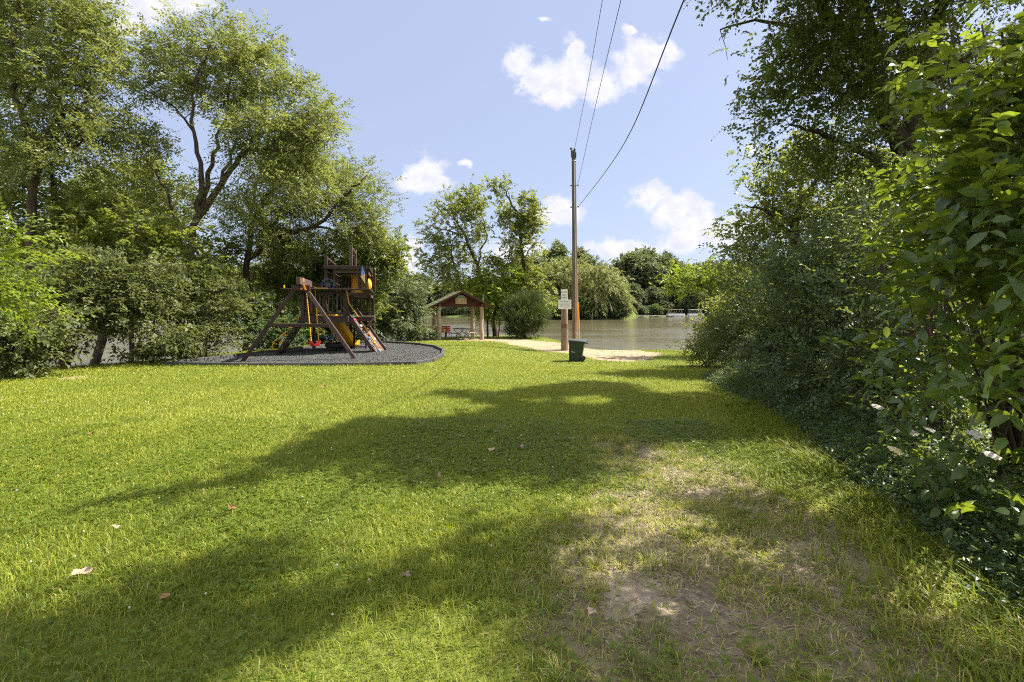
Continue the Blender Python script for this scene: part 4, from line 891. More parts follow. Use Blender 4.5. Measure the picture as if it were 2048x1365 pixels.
    part('slide_support', lambda b: b.box((1.42, 4.72, .28), (.1, .12, .7)), WOOD)
    # pennants and small yellow knobs
    fl = part('flag', lambda b: b.prism([(1.98, 2.12, 3.62), (2.09, 2.12, 3.30), (1.92, 2.12, 3.16)], (0, .012, 0)), mat('blue_cloth', (.12, .25, .50), .8, .2), bevel=0)
    part('flag_tail', lambda b: b.prism([(2.09, 2.121, 3.298), (2.10, 2.121, 2.86), (1.915, 2.121, 3.158)], (0, .010, 0)), mat('tan_cloth', (.62, .42, .20), .8, .2), fl, bevel=0)
    f2 = part('flag', lambda b: b.prism([(2.40, 4.0, 3.50), (2.40, 4.0, 2.92), (2.16, 4.0, 2.88)], (0, .012, 0)), mat('maroon_cloth', (.13, .018, .035), .8, .2), bevel=0)
    part('flag_pole', lambda b: b.tube([(2.43, 4.0, 2.62), (2.43, 4.0, 3.54)], .016, 6), WOODL, f2, bevel=0)
    part('yellow_cap', lambda b: b.box((-.94, 2.1, 2.71), (.05, .05, .12)), YEL); part('yellow_cap', lambda b: b.box((.15, -.28, 2.85), (.05, .05, .14)), YEL)
    part('yellow_trim', lambda b: b.box((.42, 1.97, 2.665), (.5, .03, .02)), YEL, bevel=0)
    part('hook', lambda b: (b.beam((.11, -.12, 2.72), (.2, -.12, 2.5), .05, .05), b.ball((.06, -.1, 2.55), .04, 8, 6)), mat('orange_plastic', (.75, .26, .03), .4, .5), bevel=0)
    # world position of a point of the tower
    c, s = math.cos(math.atan2(.245, .97)), math.sin(math.atan2(.245, .97))
    return lambda u, v, z: (PO[0] + u * c - v * s, PO[1] + u * s + v * c, PADZ - .01 + z)
TW = playset()
def swing(label, u, v, seat_z, m, turn):
    top = TW(u * .2, v, 2.69); rz = math.atan2(.245, .97)
    t = empty('swing', top, label, 'swing', 'swings under the beam', rotz=rz); h = 2.69 - seat_z; du = u * .8
    # chains hang in two, seat is a sling seen from its side
    ax = (math.cos(turn), math.sin(turn)); W = .25
    for s in (-1, 1):
        b = MB(); p0 = (ax[0] * s * W, ax[1] * s * W, 0); p1 = (du + ax[0] * s * W * .85, ax[1] * s * W * .85, -h + .22)
        n = 26
        for i in range(n):
            f0 = i / n; q0 = [p0[k] + (p1[k] - p0[k]) * f0 for k in range(3)]; q1 = [p0[k] + (p1[k] - p0[k]) * (f0 + .8 / n) for k in range(3)]
            b.tube([q0, q1], .024 if i > n * .22 else .012, 5)
        o = b.build('chain', [YROPE], t, smooth_on=True)
    b = MB(); n = 12; vs = []; fs = []
    for i in range(n + 1):
        a = -1.35 + 2.7 * i / n; q = (W * .95 * math.sin(a) / math.sin(1.35), .20 * (1 - math.cos(a)) / (1 - math.cos(1.35)))
        for y, dz in ((-.12, 0), (.12, 0), (.12, .014), (-.12, .014)):
            yy = y * (.75 + .25 * math.cos(a)); vs.append((du + ax[0] * q[0] - ax[1] * yy, ax[1] * q[0] + ax[0] * yy, -h + q[1] + dz))
    for i in range(n):
        for j in range(4): fs.append((i * 4 + j, i * 4 + (j + 1) % 4, (i + 1) * 4 + (j + 1) % 4, (i + 1) * 4 + j))
    fs += [(3, 2, 1, 0), tuple(n * 4 + j for j in range(4))]
    b.add(vs, fs); b.build('seat', m, t, smooth_on=True)
swing('red sling swing seat on yellow chains, nearer of the two', .20, 2.0, .36, REDP, 1.0)
swing('blue sling swing seat on yellow chains, behind the red one', .45, 3.9, .50, BLUP, .75)
def tyre_swing():
    t = empty('tire_swing', TW(.85, 3.6, 1.4), 'black tire hung flat under the tower deck', 'tire swing')
    c = (0, 0, -1.12)
    prof = [(.30, -.075), (.40, -.105), (.455, -.085), (.475, -.03), (.475, .03), (.455, .085), (.40, .105), (.30, .075), (.33, .06), (.42, .05), (.42, -.05), (.33, -.06)]
    b = MB(); n = 36; k = len(prof); vs = []
    for i in range(n):
        a = 2 * math.pi * i / n
        for r_, z in prof: vs.append((r_ * math.cos(a), r_ * math.sin(a), c[2] + z))
    b.add(vs, [(i * k + j, ((i + 1) % n) * k + j, ((i + 1) % n) * k + (j + 1) % k, i * k + (j + 1) % k) for i in range(n) for j in range(k)])
    b.build('tire', RUB, t, smooth_on=True)
    for a in (.3, 2.4, 4.5):
        m = MB(); m.tube([(.36 * math.cos(a), .36 * math.sin(a), c[2] + .09), (0, 0, -.05)], .012, 5); m.build('chain', GALV, t)
tyre_swing()

# ---- picnic shelter
def shelter():
    D = 33.5; z0 = float(gz(-3.5, 33.5, False)); cx = (921 - CX) / F * D; t = empty('picnic_shelter', (cx, D, z0), 'small open picnic shelter with log posts and a dark red gable', 'shelter', rotz=R(17))
    LOG = mat('peeled_log', (.33, .26, .185), .75, .25, var=.3, vscale=5, bump=.4, bscale=30, stretch=(1, 1, .2))
    MAR = mat('maroon_boards', (.062, .022, .019), .8, .2, var=.35, vscale=6, bump=.4, bscale=30, stretch=(4, 1, .4))
    SHG = mat('mossy_shingles', (.10, .105, .06), .95, .1, var=.5, vscale=14, bump=.7, bscale=40, col2=(.16, .17, .09))
    hw = 1.50; dep = 2.9; hb = 2.36
    r = random.Random(4)
    for sx, y in ((-1, 0), (1, 0), (-1, dep), (1, dep)):
        b = MB(); rr = .155; pts = [(sx * (hw + .03 * math.sin(k * 1.7)), y, -.15 + k * (hb + .15) / 6) for k in range(7)]
        b.tube(pts, [rr * (1.06 - .02 * k + r.uniform(-.02, .02)) for k in range(7)], 14); b.build('log_post', LOG, t, smooth_on=True)
    ov = .65; ap = hb + 1.02; ea = hb - .12; he = hw + .80
    for s in (-1, 1):
        b = MB(); n = 9
        for i in range(n):     # shingle courses lapped up the slope
            f0, f1 = i / n, (i + 1) / n + .02
            x0, zz0 = s * he * (1 - f0), ea + (ap - ea) * f0 + .035; x1, zz1 = s * he * (1 - min(1, f1)), ea + (ap - ea) * min(1, f1) + .015
            b.prism([(x0, -ov, zz0 + .012), (x1, -ov, zz1 + .012), (x1, -ov, zz1 - .012), (x0, -ov, zz0 - .012)], (0, dep + 2 * ov, 0))
        b.build('roof_slope', SHG, t)
        b = MB(); b.prism([(s * he, -ov + .012, ea + .02), (0, -ov + .012, ap + .0), (0, -ov + .012, ap - .13), (s * he, -ov + .012, ea - .10)], (0, .035, 0))
        b.build('fascia', MAR, t); b = MB(); b.prism([(s * he, dep + ov - .05, ea + .02), (0, dep + ov - .05, ap), (0, dep + ov - .05, ap - .13), (s * he, dep + ov - .05, ea - .10)], (0, .035, 0)); b.build('fascia', MAR, t)
    for y in (-.14, dep + .14):
        b = MB(); n = 22
        for i in range(n):
            x0 = -hw - .2 + (2 * hw + .4) * i / n; x1 = -hw - .2 + (2 * hw + .4) * (i + 1) / n - .012
            f = lambda x: ea + (ap - ea) * (1 - abs(x) / he) - .07
            b.prism([(x0, y, hb - .04), (x1, y, hb - .04), (x1, y, f(x1)), (x0, y, f(x0))], (0, .025 + .004 * (i % 2), 0))
        b.build('gable', MAR, t)
    b = MB(); b.box((0, -.05, hb + .02), (2 * hw + .5, .12, .13)); b.box((0, dep + .05, hb + .02), (2 * hw + .5, .12, .13))
    for s in (-1, 1): b.box((s * hw, dep / 2, hb + .08), (.14, dep + .6, .15))
    b.build('tie_beam', mat('roof_timber', (.16, .09, .06), .8, .2, var=.3), t)
    sg = MB(); sg.box((-.0, -.20, hb + .36), (.80, .05, .46)); s_o = sg.build('plaque', mat('carved_board', (.30, .21, .13), .7, .3, var=.4, vscale=16, stretch=(1, 1, 5), bump=.5, bscale=30), t, bevel=.01)
    ar = MB(); n = 12; ar.prism([(.28 * math.cos(math.pi * i / n), -.215, hb + .595 + .17 * math.sin(math.pi * i / n)) for i in range(n + 1)], (0, .03, 0)); ar.build('arch', mat('blue_green_paint', (.20, .30, .30), .7, .3), s_o)
    ln = MB()
    for i, wd in enumerate((.62, .5, .66, .58, .4)): ln.box((0, -.229, hb + .52 - .08 * i), (wd, .008, .028))
    ln.build('carved_lines', mat('faded_gold', (.46, .38, .24), .7, .3, var=.4, vscale=40), s_o)
    return cx, D, z0
SX, SY, SZ = shelter()
def picnic_table():
    x, y = (925 - CX) / F * 34.3, 34.3; z = float(gz(x, y, False)) + .01
    t = empty('picnic_table', (x, y, z), 'picnic table with curled black iron legs under the shelter roof', 'picnic table', rotz=R(32))
    TW_ = mat('table_boards', (.16, .11, .075), .7, .35, var=.3, vscale=8, stretch=(1, 6, 1)); TR = mat('bench_boards', (.52, .33, .25), .7, .3, var=.2, vscale=8)
    b = MB()
    for i in range(5): b.box((-.32 + .16 * i, 0, .76), (.145, 1.75, .04))
    b.build('tabletop', TW_, t, bevel=.008)
    for s in (-1, 1):
        b = MB()
        for k in (0, 1): b.box((s * (.62 + .15 * k), 0, .45), (.135, 1.75, .04))
        b.build('bench', TR if s > 0 else TW_, t, bevel=.008)
    for yy in (-.6, .6):
        b = MB()
        for s in (-1, 1):
            b.tube([(s * .36, yy, .73), (s * .34, yy, .62), (s * .22, yy, .5), (s * .06, yy, .42), (-s * .06, yy, .3), (-s * .14, yy, .16), (-s * .22, yy, .03), (-s * .32, yy, .02)], .022, 6)
            b.tube([(s * .1, yy, .36), (s * .3, yy, .06), (s * .5, yy, .03), (s * .74, yy, .1), (s * .80, yy, .26), (s * .72, yy, .42)], .02, 6)
            b.tube([(s * .58, yy, .42), (s * .56, yy, .2), (s * .62, yy, .02)], .018, 6)
        b.build('leg', BLK, t, smooth_on=True)
picnic_table()
def red_bench():
    x, y = (877 - CX) / F * 36.8, 36.8; z = float(gz(x, y, False)); t = empty('park_bench', (x, y, z), 'red park bench with its back to the lawn at the water left of the shelter', 'bench', rotz=R(200))
    RD = mat('red_boards', (.55, .10, .085), .6, .35, var=.2, vscale=6)
    b = MB()
    for k in range(3): b.box((0, -.05 - .15 * k, .46), (1.75, .13, .045))
    b.build('seat', RD, t, bevel=.008)
    b = MB()
    for k in range(3): b.box((0, .10 + .035 * k, .58 + .15 * k), (1.75, .045, .13), Matrix.Rotation(-.22, 3, 'X'))
    b.build('backrest', RD, t, bevel=.008)
    for s in (-1, 1):
        b = MB(); b.beam((s * .6, -.36, .44), (s * .6, -.4, -.05), .07, .07); b.beam((s * .6, .18, .95), (s * .6, .02, .4), .06, .06); b.beam((s * .6, .02, .44), (s * .6, .06, -.05), .07, .07); b.beam((s * .6, -.4, .41), (s * .6, .05, .41), .06, .05); b.build('leg', BLK, t)
red_bench()
b = MB(); b.tube([(0, 0, -.2), (.0, 0, 1.6), (.02, 0, 3.45)], [.07, .065, .06], 10)
o = b.build('post', mat('grey_post', (.42, .41, .39), .8, .2, var=.25, vscale=6), None, smooth_on=True); o.location = ((966 - CX) / F * 38, 38, float(gz(-2.3, 38)))
tag(o, 'thin pale grey pole rising behind the right slope of the shelter roof', 'pole')

# ---- utility pole, its wires and guys
PX, PY = (1150 - CX) / F * 26.5, 26.5; PZ = float(gz(PX, PY)); PH_ = pw(0, 303, PY)[2] - PZ
def utility_pole():
    t = empty('utility_pole', (PX, PY, PZ), 'tall wooden utility pole at the lake edge behind the bin', 'utility pole')
    pm = bpy.data.materials.new('pole_wood'); pm.use_nodes = True; N = pm.node_tree.nodes; L = pm.node_tree.links; p = N['Principled BSDF']; p.inputs['Roughness'].default_value = .85; p.inputs['Specular IOR Level'].default_value = .2
    tc = N.new('ShaderNodeTexCoord'); mp = N.new('ShaderNodeMapping'); mp.inputs['Scale'].default_value = (9, 9, .35); L.new(tc.outputs['Object'], mp.inputs[0])
    n = N.new('ShaderNodeTexNoise'); n.inputs['Scale'].default_value = 2; n.inputs['Detail'].default_value = 8; L.new(mp.outputs[0], n.inputs[0])
    sp = N.new('ShaderNodeSeparateXYZ'); L.new(tc.outputs['Object'], sp.inputs[0]); mr = N.new('ShaderNodeMapRange'); mr.inputs[1].default_value = .5; mr.inputs[2].default_value = 7; L.new(sp.outputs[2], mr.inputs[0])
    a = N.new('ShaderNodeValToRGB'); e = a.color_ramp.elements; e[0].position = .3; e[0].color = (.13, .065, .04, 1); e[1].position = .72; e[1].color = (.31, .18, .11, 1); L.new(n.outputs['Fac'], a.inputs[0])
    c = N.new('ShaderNodeValToRGB'); e = c.color_ramp.elements; e[0].position = .3; e[0].color = (.045, .036, .03, 1); e[1].position = .72; e[1].color = (.16, .135, .11, 1); L.new(n.outputs['Fac'], c.inputs[0])
    mx = N.new('ShaderNodeMix'); mx.data_type = 'RGBA'; L.new(mr.outputs[0], mx.inputs[0]); L.new(a.outputs[0], mx.inputs[6]); L.new(c.outputs[0], mx.inputs[7]); L.new(mx.outputs[2], p.inputs['Base Color'])
    b = N.new('ShaderNodeBump'); b.inputs['Strength'].default_value = .6; b.inputs['Distance'].default_value = .02; L.new(n.outputs['Fac'], b.inputs['Height']); L.new(b.outputs[0], p.inputs['Normal'])
    b = MB(); b.tube([(0, 0, -.3), (0, 0, 3), (-.03, 0, 7), (-.075, 0, PH_)], [.155, .15, .13, .108], 18); b.build('shaft', pm, t, smooth_on=True)
    b = MB(); b.tube([(.02, -.165, .4), (.01, -.158, 4), (-.06, -.125, PH_ - .5)], [.024, .022, .02], 6); b.build('conduit', GALV, t)
    b = MB(); b.cyl((-.075, 0, PH_ - .003), .12, .03, 14); b.box((-.075, -.1, PH_ - .25), (.26, .08, .3)); b.build('pole_cap', BLK, t)
    b = MB(); b.tube([(-.2, -.05, PH_ - .35), (-.22, -.05, PH_ + .08)], .022, 6); b.ball((-.22, -.05, PH_ + .13), .075, 10, 7, (1, 1, .8)); b.build('insulator', BLK, t, smooth_on=True)
    b = MB(); b.ball((-.03, -.06, PH_ + .08), .06, 10, 7, (1, 1, 1.3)); b.build('insulator', BLK, t, smooth_on=True)
    for z in (7.98 - .12, PH_ - 1.9):
        b = MB(); b.tube([(-.2, -.02, z), (.17, -.1, z)], .018, 6); b.ball((-.22, -.02, z), .045, 8, 6); b.ball((.16, -.12, z), .045, 8, 6); b.build('insulator', BLK, t, smooth_on=True)
    b = MB(); b.ring((0, 0, .9), .156, .008); b.ring((-.06, 0, PH_ - .55), .122, .012); b.build('band', GALV, t)
utility_pole()
def wire(label, p0, knots, rad):
    """through the pole top, then over the lawn towards a pole behind the viewer"""
    P = [Vector(p0)] + [Vector(k) for k in knots]; pts = []
    for i in range(len(P) - 1):
        a, b_, c0, c1 = P[i], P[i + 1], P[max(0, i - 1)], P[min(len(P) - 1, i + 2)]
        for k in range(14):
            f = k / 14; pts.append(.5 * ((2 * a) + (b_ - c0) * f + (2 * c0 - 5 * a + 4 * b_ - c1) * f * f + (3 * a - c0 - 3 * b_ + c1) * f ** 3))
    pts.append(P[-1]); m = MB(); m.tube([q - P[0] for q in pts], rad, 6)
    o = m.build('power_line', mat('wire', (.035, .035, .04), .6, .3), None, smooth_on=True); o.location = P[0]; tag(o, label, 'wire')
def tp(px, row, D): return tuple(pw(px, row, D))
wire('thin leftmost wire leaving the very top of the pole', (PX - .03, PY - .06, PZ + PH_ + .12), [tp(1175, 170, 19.3), tp(1205, 0, 13.6), (2.0, 7, 10.0), (.6, -12, 10.8)], .009)
wire('thin middle wire leaving the pole below its top', (PX + .13, PY - .12, PZ + PH_ - 1.9), [tp(1192, 208, 17.6), tp(1242, 0, 11.2), (2.0, 5, 8.5), (.7, -12, 9.6)], .009)
wire('thick sagging cable, lowest of the three on the pole', (PX + .16, PY - .12, PZ + 7.86), [tp(1205, 352, 19.5), tp(1262, 262, 13), tp(1368, 0, 7.6), (2.4, 3, 6.6), (.8, -12, 8.4)], .013)
for lab, x1, y1, zt, hx in (('guy wire with the taller yellow guard beside the utility pole', PX + .98, PY + 5.0, 7.7, 1), ('guy wire with the shorter yellow guard beside the utility pole', PX + .66, PY + 4.2, 9.6, 0)):
    zb = max(float(gz(x1, y1)), -1.5) - .1; t = empty('guy_wire', (x1, y1, zb), lab, 'guy wire', 'guy wires of the utility pole')
    d = Vector((PX - x1, PY - y1, PZ + zt - zb)); b = MB(); b.tube([(0, 0, 0), d], .007, 5); b.build('cable', GALV, t)
    u = d.normalized(); Lg = (3.2 if hx else 2.6); b = MB(); b.tube([u * .35, u * (.35 + Lg)], .034, 8); b.build('guard', YEL, t, smooth_on=True)

# ---- sign post
def sign_post():
    D = 25.8; x = (1128.5 - CX) / F * D; z = float(gz(x, D)); H = pw(0, 579, D)[2] - z
    t = empty('sign_post', (x, D, z), 'stubby wooden post carrying two white notices left of the utility pole', 'sign post')
    PW = mat('weathered_post', (.22, .15, .105), .85, .2, var=.45, vscale=5, bump=.6, bscale=30, stretch=(3, 3, .3))
    b = MB(); b.tube([(.03, 0, -.2), (.02, 0, 1.2), (0, 0, H - .04), (0, 0, H)], [.20, .19, .175, .15], 18); b.build('post', PW, t, smooth_on=True)
    b = MB(); b.tube([(.022, 0, 1.18), (.018, 0, 1.42)], [.1925, .1905], 18, caps=False); b.build('red_paint', mat('faded_red_paint', (.20, .06, .045), .85, .2, var=.5, vscale=18, col2=(.20, .14, .10)), t, smooth_on=True)
    y = -.205
    b = MB(); b.box((-.03, y, H - .32), (.34, .012, .58)); s1 = b.build('sign', WHT, t, bevel=.01); tag(s1, 'narrow upper notice in capitals')
    for i, (w_, sx) in enumerate((('WATCH', .88), ('FOR', .95), ('TRAFFIC', .68))): text_part('lettering', w_, (-.03, y - .008, H - .17 - .145 * i), .125, INK, s1, sx=sx)
    b = MB(); b.box((0, y - .016, H - .82), (.70, .012, .50)); s2 = b.build('sign', WHT, t, bevel=.01); tag(s2, 'wide lower notice with faded small print')
    text_part('lettering', 'Private Property', (0, y - .024, H - .645), .085, INK, s2)
    b = MB()
    for i, wd in enumerate((.3, .56, .58, .54, .57, .5, .56)): b.box((0, y - .0235, H - .715 - .042 * i), (wd, .003, .010))
    b.build('small_print', INKG, s2)
    b = MB(); b.ball((-.03, y - .012, H - .555), .014, 6, 5); b.ball((0, y - .026, H - 1.03), .014, 6, 5); b.build('nail', BLK, t)
sign_post()

# ---- wheeled bin
def bin_():
    D = 21.4; x = (1152 - CX) / F * D; z = float(gz(x, D)); t = empty('wheeled_bin', (x, D, z), 'dark green wheeled bin leaning on the grass by the utility pole', 'bin', rotz=R(-14))
    t.rotation_euler = (R(1), R(4.5), R(-14))
    G = mat('dark_green_plastic', (.020, .032, .026), .5, .4, var=.25, vscale=4); GL = mat('grey_green_lid', (.045, .052, .05), .45, .45, var=.25, vscale=4)
    def sect(x0, x1, y0, y1, r_, zz, n=4):
        o = []
        for cx_, cy_, a0 in ((x1 - r_, y1 - r_, 0), (x0 + r_, y1 - r_, 90), (x0 + r_, y0 + r_, 180), (x1 - r_, y0 + r_, 270)):
            for i in range(n + 1): a = R(a0 + 90 * i / n); o.append((cx_ + r_ * math.cos(a), cy_ + r_ * math.sin(a), zz))
        return o
    b = MB(); S = [sect(-.29, .24, -.27, .27, .07, .01), sect(-.30, .25, -.28, .28, .07, .12), sect(-.345, .31, -.31, .31, .07, .8), sect(-.35, .33, -.32, .32, .06, .84), sect(-.37, .36, -.34, .34, .05, .845), sect(-.37, .36, -.34, .34, .05, .90)]
    k = len(S[0]); b.add([q for s in S for q in s], [(i * k + j, i * k + (j + 1) % k, (i + 1) * k + (j + 1) % k, (i + 1) * k + j) for i in range(len(S) - 1) for j in range(k)] + [tuple(range(k - 1, -1, -1)), tuple((len(S) - 1) * k + j for j in range(k))])
    b.build('body', G, t, smooth_on=True)
    b = MB(); S = [sect(-.39, .38, -.36, .36, .06, .905), sect(-.40, .39, -.365, .365, .06, .935), sect(-.33, .33, -.30, .30, .08, .965), sect(-.15, .2, -.16, .16, .07, .975)]
    b.add([q for s in S for q in s], [(i * k + j, i * k + (j + 1) % k, (i + 1) * k + (j + 1) % k, (i + 1) * k + j) for i in range(len(S) - 1) for j in range(k)] + [tuple(range(k - 1, -1, -1)), tuple((len(S) - 1) * k + j for j in range(k))])
    b.build('lid', GL, t, smooth_on=True)
    b = MB(); b.tube([(.38, -.26, .86), (.47, -.26, .87), (.47, .26, .87), (.38, .26, .86)], .024, 8); b.build('handle', G, t, smooth_on=True)
    for s in (-1, 1):
        b = MB(); b.tube([(.26, s * .31, .125), (.26, s * .255, .125)], .125, 18); b.build('wheel', RUB, t, smooth_on=True)
    b = MB(); b.box((-.16, -.292, .50), (.13, .02, .17)); b.build('catch_recess', BLK, t)
    b = MB(); b.box((-.13, -.307, .43), (.15, .012, .03), Matrix.Rotation(.12, 3, 'Y')); b.build('catch_bar', GALV, t)
bin_()

# ---- boats and docks across the lake
def pontoon(px, D, label, canopy, m2, L=7.2, rot=0):
    x = (px - CX) / F * D; t = empty('pontoon_boat', (x, D, WATER), label, 'boat', rotz=rot)
    AL = mat('boat_white', (.66, .68, .70), .4, .5, var=.1); b = MB()
    for y in (-.9, .9): b.tube([(-L / 2, y, .12), (L / 2 - .8, y, .12), (L / 2, y, .35)], [.33, .33, .08], 12)
    b.build('pontoon', GALV, t, smooth_on=True)
    b = MB(); b.box((0, 0, .52), (L, 2.5, .1)); b.build('deck', AL, t)
    b = MB()
    for y in (-1.22, 1.22): b.box((-.1, y, .92), (L - .8, .05, .68))
    b.box((L / 2 - .5, 0, .92), (.05, 2.3, .68)); b.box((-L / 2 + .3, 0, .92), (.05, 2.3, .68)); b.build('side_panel', AL, t)
    b = MB()
    for i in range(3): b.box((-L / 2 + 1.2 + i * 2.2, .7, .8), (1.5, .6, .45))
    b.build('seat', m2, t, bevel=.05)
    f = MB()
    for xx in (-L * .38, -L * .1, L * .18): 
        for y in (-1.2, 1.2): f.tube([(xx, y, 1.2), (xx + .7, y, 2.75)], .03, 5); f.tube([(xx + .9, y, 1.2), (xx + .3, y, 2.75)], .03, 5)
    f.build('canopy_frame', GALV, t)
    c = MB(); c.box((0, 0, 2.82), (L * .75, 2.6, .14)); c.build('canopy', canopy, t, bevel=.05)
pontoon(1352, 187, 'white pontoon boat with a tan top moored across the lake', mat('tan_canvas', (.48, .34, .26), .8, .2), mat('teal_vinyl', (.05, .22, .22), .6, .3))
pontoon(1392, 189, 'covered boat with a long pale roof, half hidden right of the tan-topped one', mat('pale_canvas', (.68, .64, .58), .8, .2), mat('rust_vinyl', (.40, .17, .09), .6, .3), L=6.6)
def dock(px, D, L, label, rot=0, hgt=.55):
    x = (px - CX) / F * D; t = empty('dock', (x, D, WATER), label, 'dock', rotz=rot); b = MB()
    for i in range(int(L / .3)): b.box((-L / 2 + .15 + i * .3, 0, hgt), (.27, 2.2, .07))
    b.build('deck', mat('dock_boards', (.42, .41, .40), .8, .2, var=.2), t)
    b = MB(); b.box((0, -1.1, hgt - .12), (L, .06, .2)); b.build('skirt', mat('dock_skirt', (.30, .30, .31), .8, .2), t)
    for xx in np.linspace(-L / 2 + .3, L / 2 - .3, 4):
        b = MB(); b.tube([(xx, -1.0, -2), (xx, -1.0, hgt + .5)], .09, 7); b.build('piling', BARK, t)
dock(1291, 182, 8, 'grey dock left of the pontoon boats across the lake'); dock(1327, 186, 8, 'long low dock reaching to the tan-topped pontoon boat')
dock(845, 180, 10, 'pale dock seen left of the shelter posts across the lake', hgt=.9)
def house(px, D, w_, d_, h, label, roof, wall):
    x = (px - CX) / F * D; t = empty('lake_house', (x, D, -.3), label, 'house', rotz=R(12)); b = MB(); b.box((0, 0, h / 2 - .5), (w_, d_, h + 1)); b.build('wall', wall, t)
    b = MB(); b.prism([(-w_ / 2 - .4, -d_ / 2 - .4, h), (w_ / 2 + .4, -d_ / 2 - .4, h), (0, -d_ / 2 - .4, h + 1.6)], (0, d_ + .8, 0)); b.build('roof', roof, t)
    for i in range(3): b = MB(); b.box((-w_ / 3 + i * w_ / 3, -d_ / 2 - .02, h * .55), (1.1, .08, 1.2)); b.build('window', BLK, t)
house(1400, 205, 9, 7, 3.0, 'low house with a pale roof among the trees behind the boats', mat('pale_roof', (.55, .53, .50), .7, .3), mat('house_wall', (.30, .26, .22), .8, .2))
def blue_boat():
    D = 150; t = empty('covered_boat', ((790 - CX) / F * D, D, WATER), 'boat under a bright blue cover, glimpsed through the bank trees right of the climbing tower', 'boat')
    b = MB(); b.prism([(-1.6, -.9, .0), (1.6, -.9, .0), (2.0, -1, .8), (-1.6, -1, .8)], (0, 1.9, 0)); b.build('hull', WHT, t)
    b = MB(); b.prism([(-1.7, -1.05, 2.0), (1.7, -1.05, 2.0), (1.4, -1.05, 2.45), (-1.5, -1.05, 2.45)], (0, 2.1, 0)); b.build('cover', mat('blue_cover', (.10, .32, .60), .6, .3), t)
    b = MB()
    for xx in (-1.5, 1.4):
        for yy in (-.95, .95): b.tube([(xx, yy, .7), (xx, yy, 2.05)], .05, 6)
    b.build('frame', GALV, t)
blue_boat()
# ------------------------------------------------------------------ grass, clover, weeds, fallen leaves
def grass_mat(name, stops, trans, tmix=.35, patch=True):
    m = bpy.data.materials.new(name); m.use_nodes = True; N = m.node_tree.nodes; L = m.node_tree.links; p = N['Principled BSDF']; out = N['Material Output']
    p.inputs['Roughness'].default_value = .55; p.inputs['Specular IOR Level'].default_value = .25
    at = N.new('ShaderNodeAttribute'); at.attribute_name = 'rnd'; rp = N.new('ShaderNodeValToRGB'); e = rp.color_ramp.elements
    while len(e) < len(stops): e.new(.5)
    for q, (a, c) in zip(e, stops): q.position = a; q.color = c + (1,)
    L.new(at.outputs['Fac'], rp.inputs[0]); L.new(rp.outputs[0], p.inputs['Base Color'])
    t = N.new('ShaderNodeBsdfTranslucent'); mx = N.new('ShaderNodeMix'); mx.data_type = 'RGBA'; mx.inputs[0].default_value = .5
    L.new(rp.outputs[0], mx.inputs[6]); mx.inputs[7].default_value = trans + (1,); L.new(mx.outputs[2], t.inputs[0])
    ms = N.new('ShaderNodeMixShader'); ms.inputs[0].default_value = tmix; L.new(p.outputs[0], ms.inputs[1]); L.new(t.outputs[0], ms.inputs[2]); L.new(ms.outputs[0], out.inputs[0])
    return m
GM = grass_mat('grass_blade', ((0, (.06, .105, .012)), (.35, (.150, .195, .017)), (.62, (.26, .288, .027)), (.85, (.36, .34, .07)), (1, (.46, .39, .20))), (.38, .455, .027))
def hedge_x(y): return np.interp(y, [0, 2, 3, 3.7, 4.9, 5.8, 7.5, 10, 14, 18, 22, 30], [2.6, 2.7, 2.95, 3.2, 3.55, 3.85, 4.4, 5.0, 5.8, 6.5, 7.5, 9])
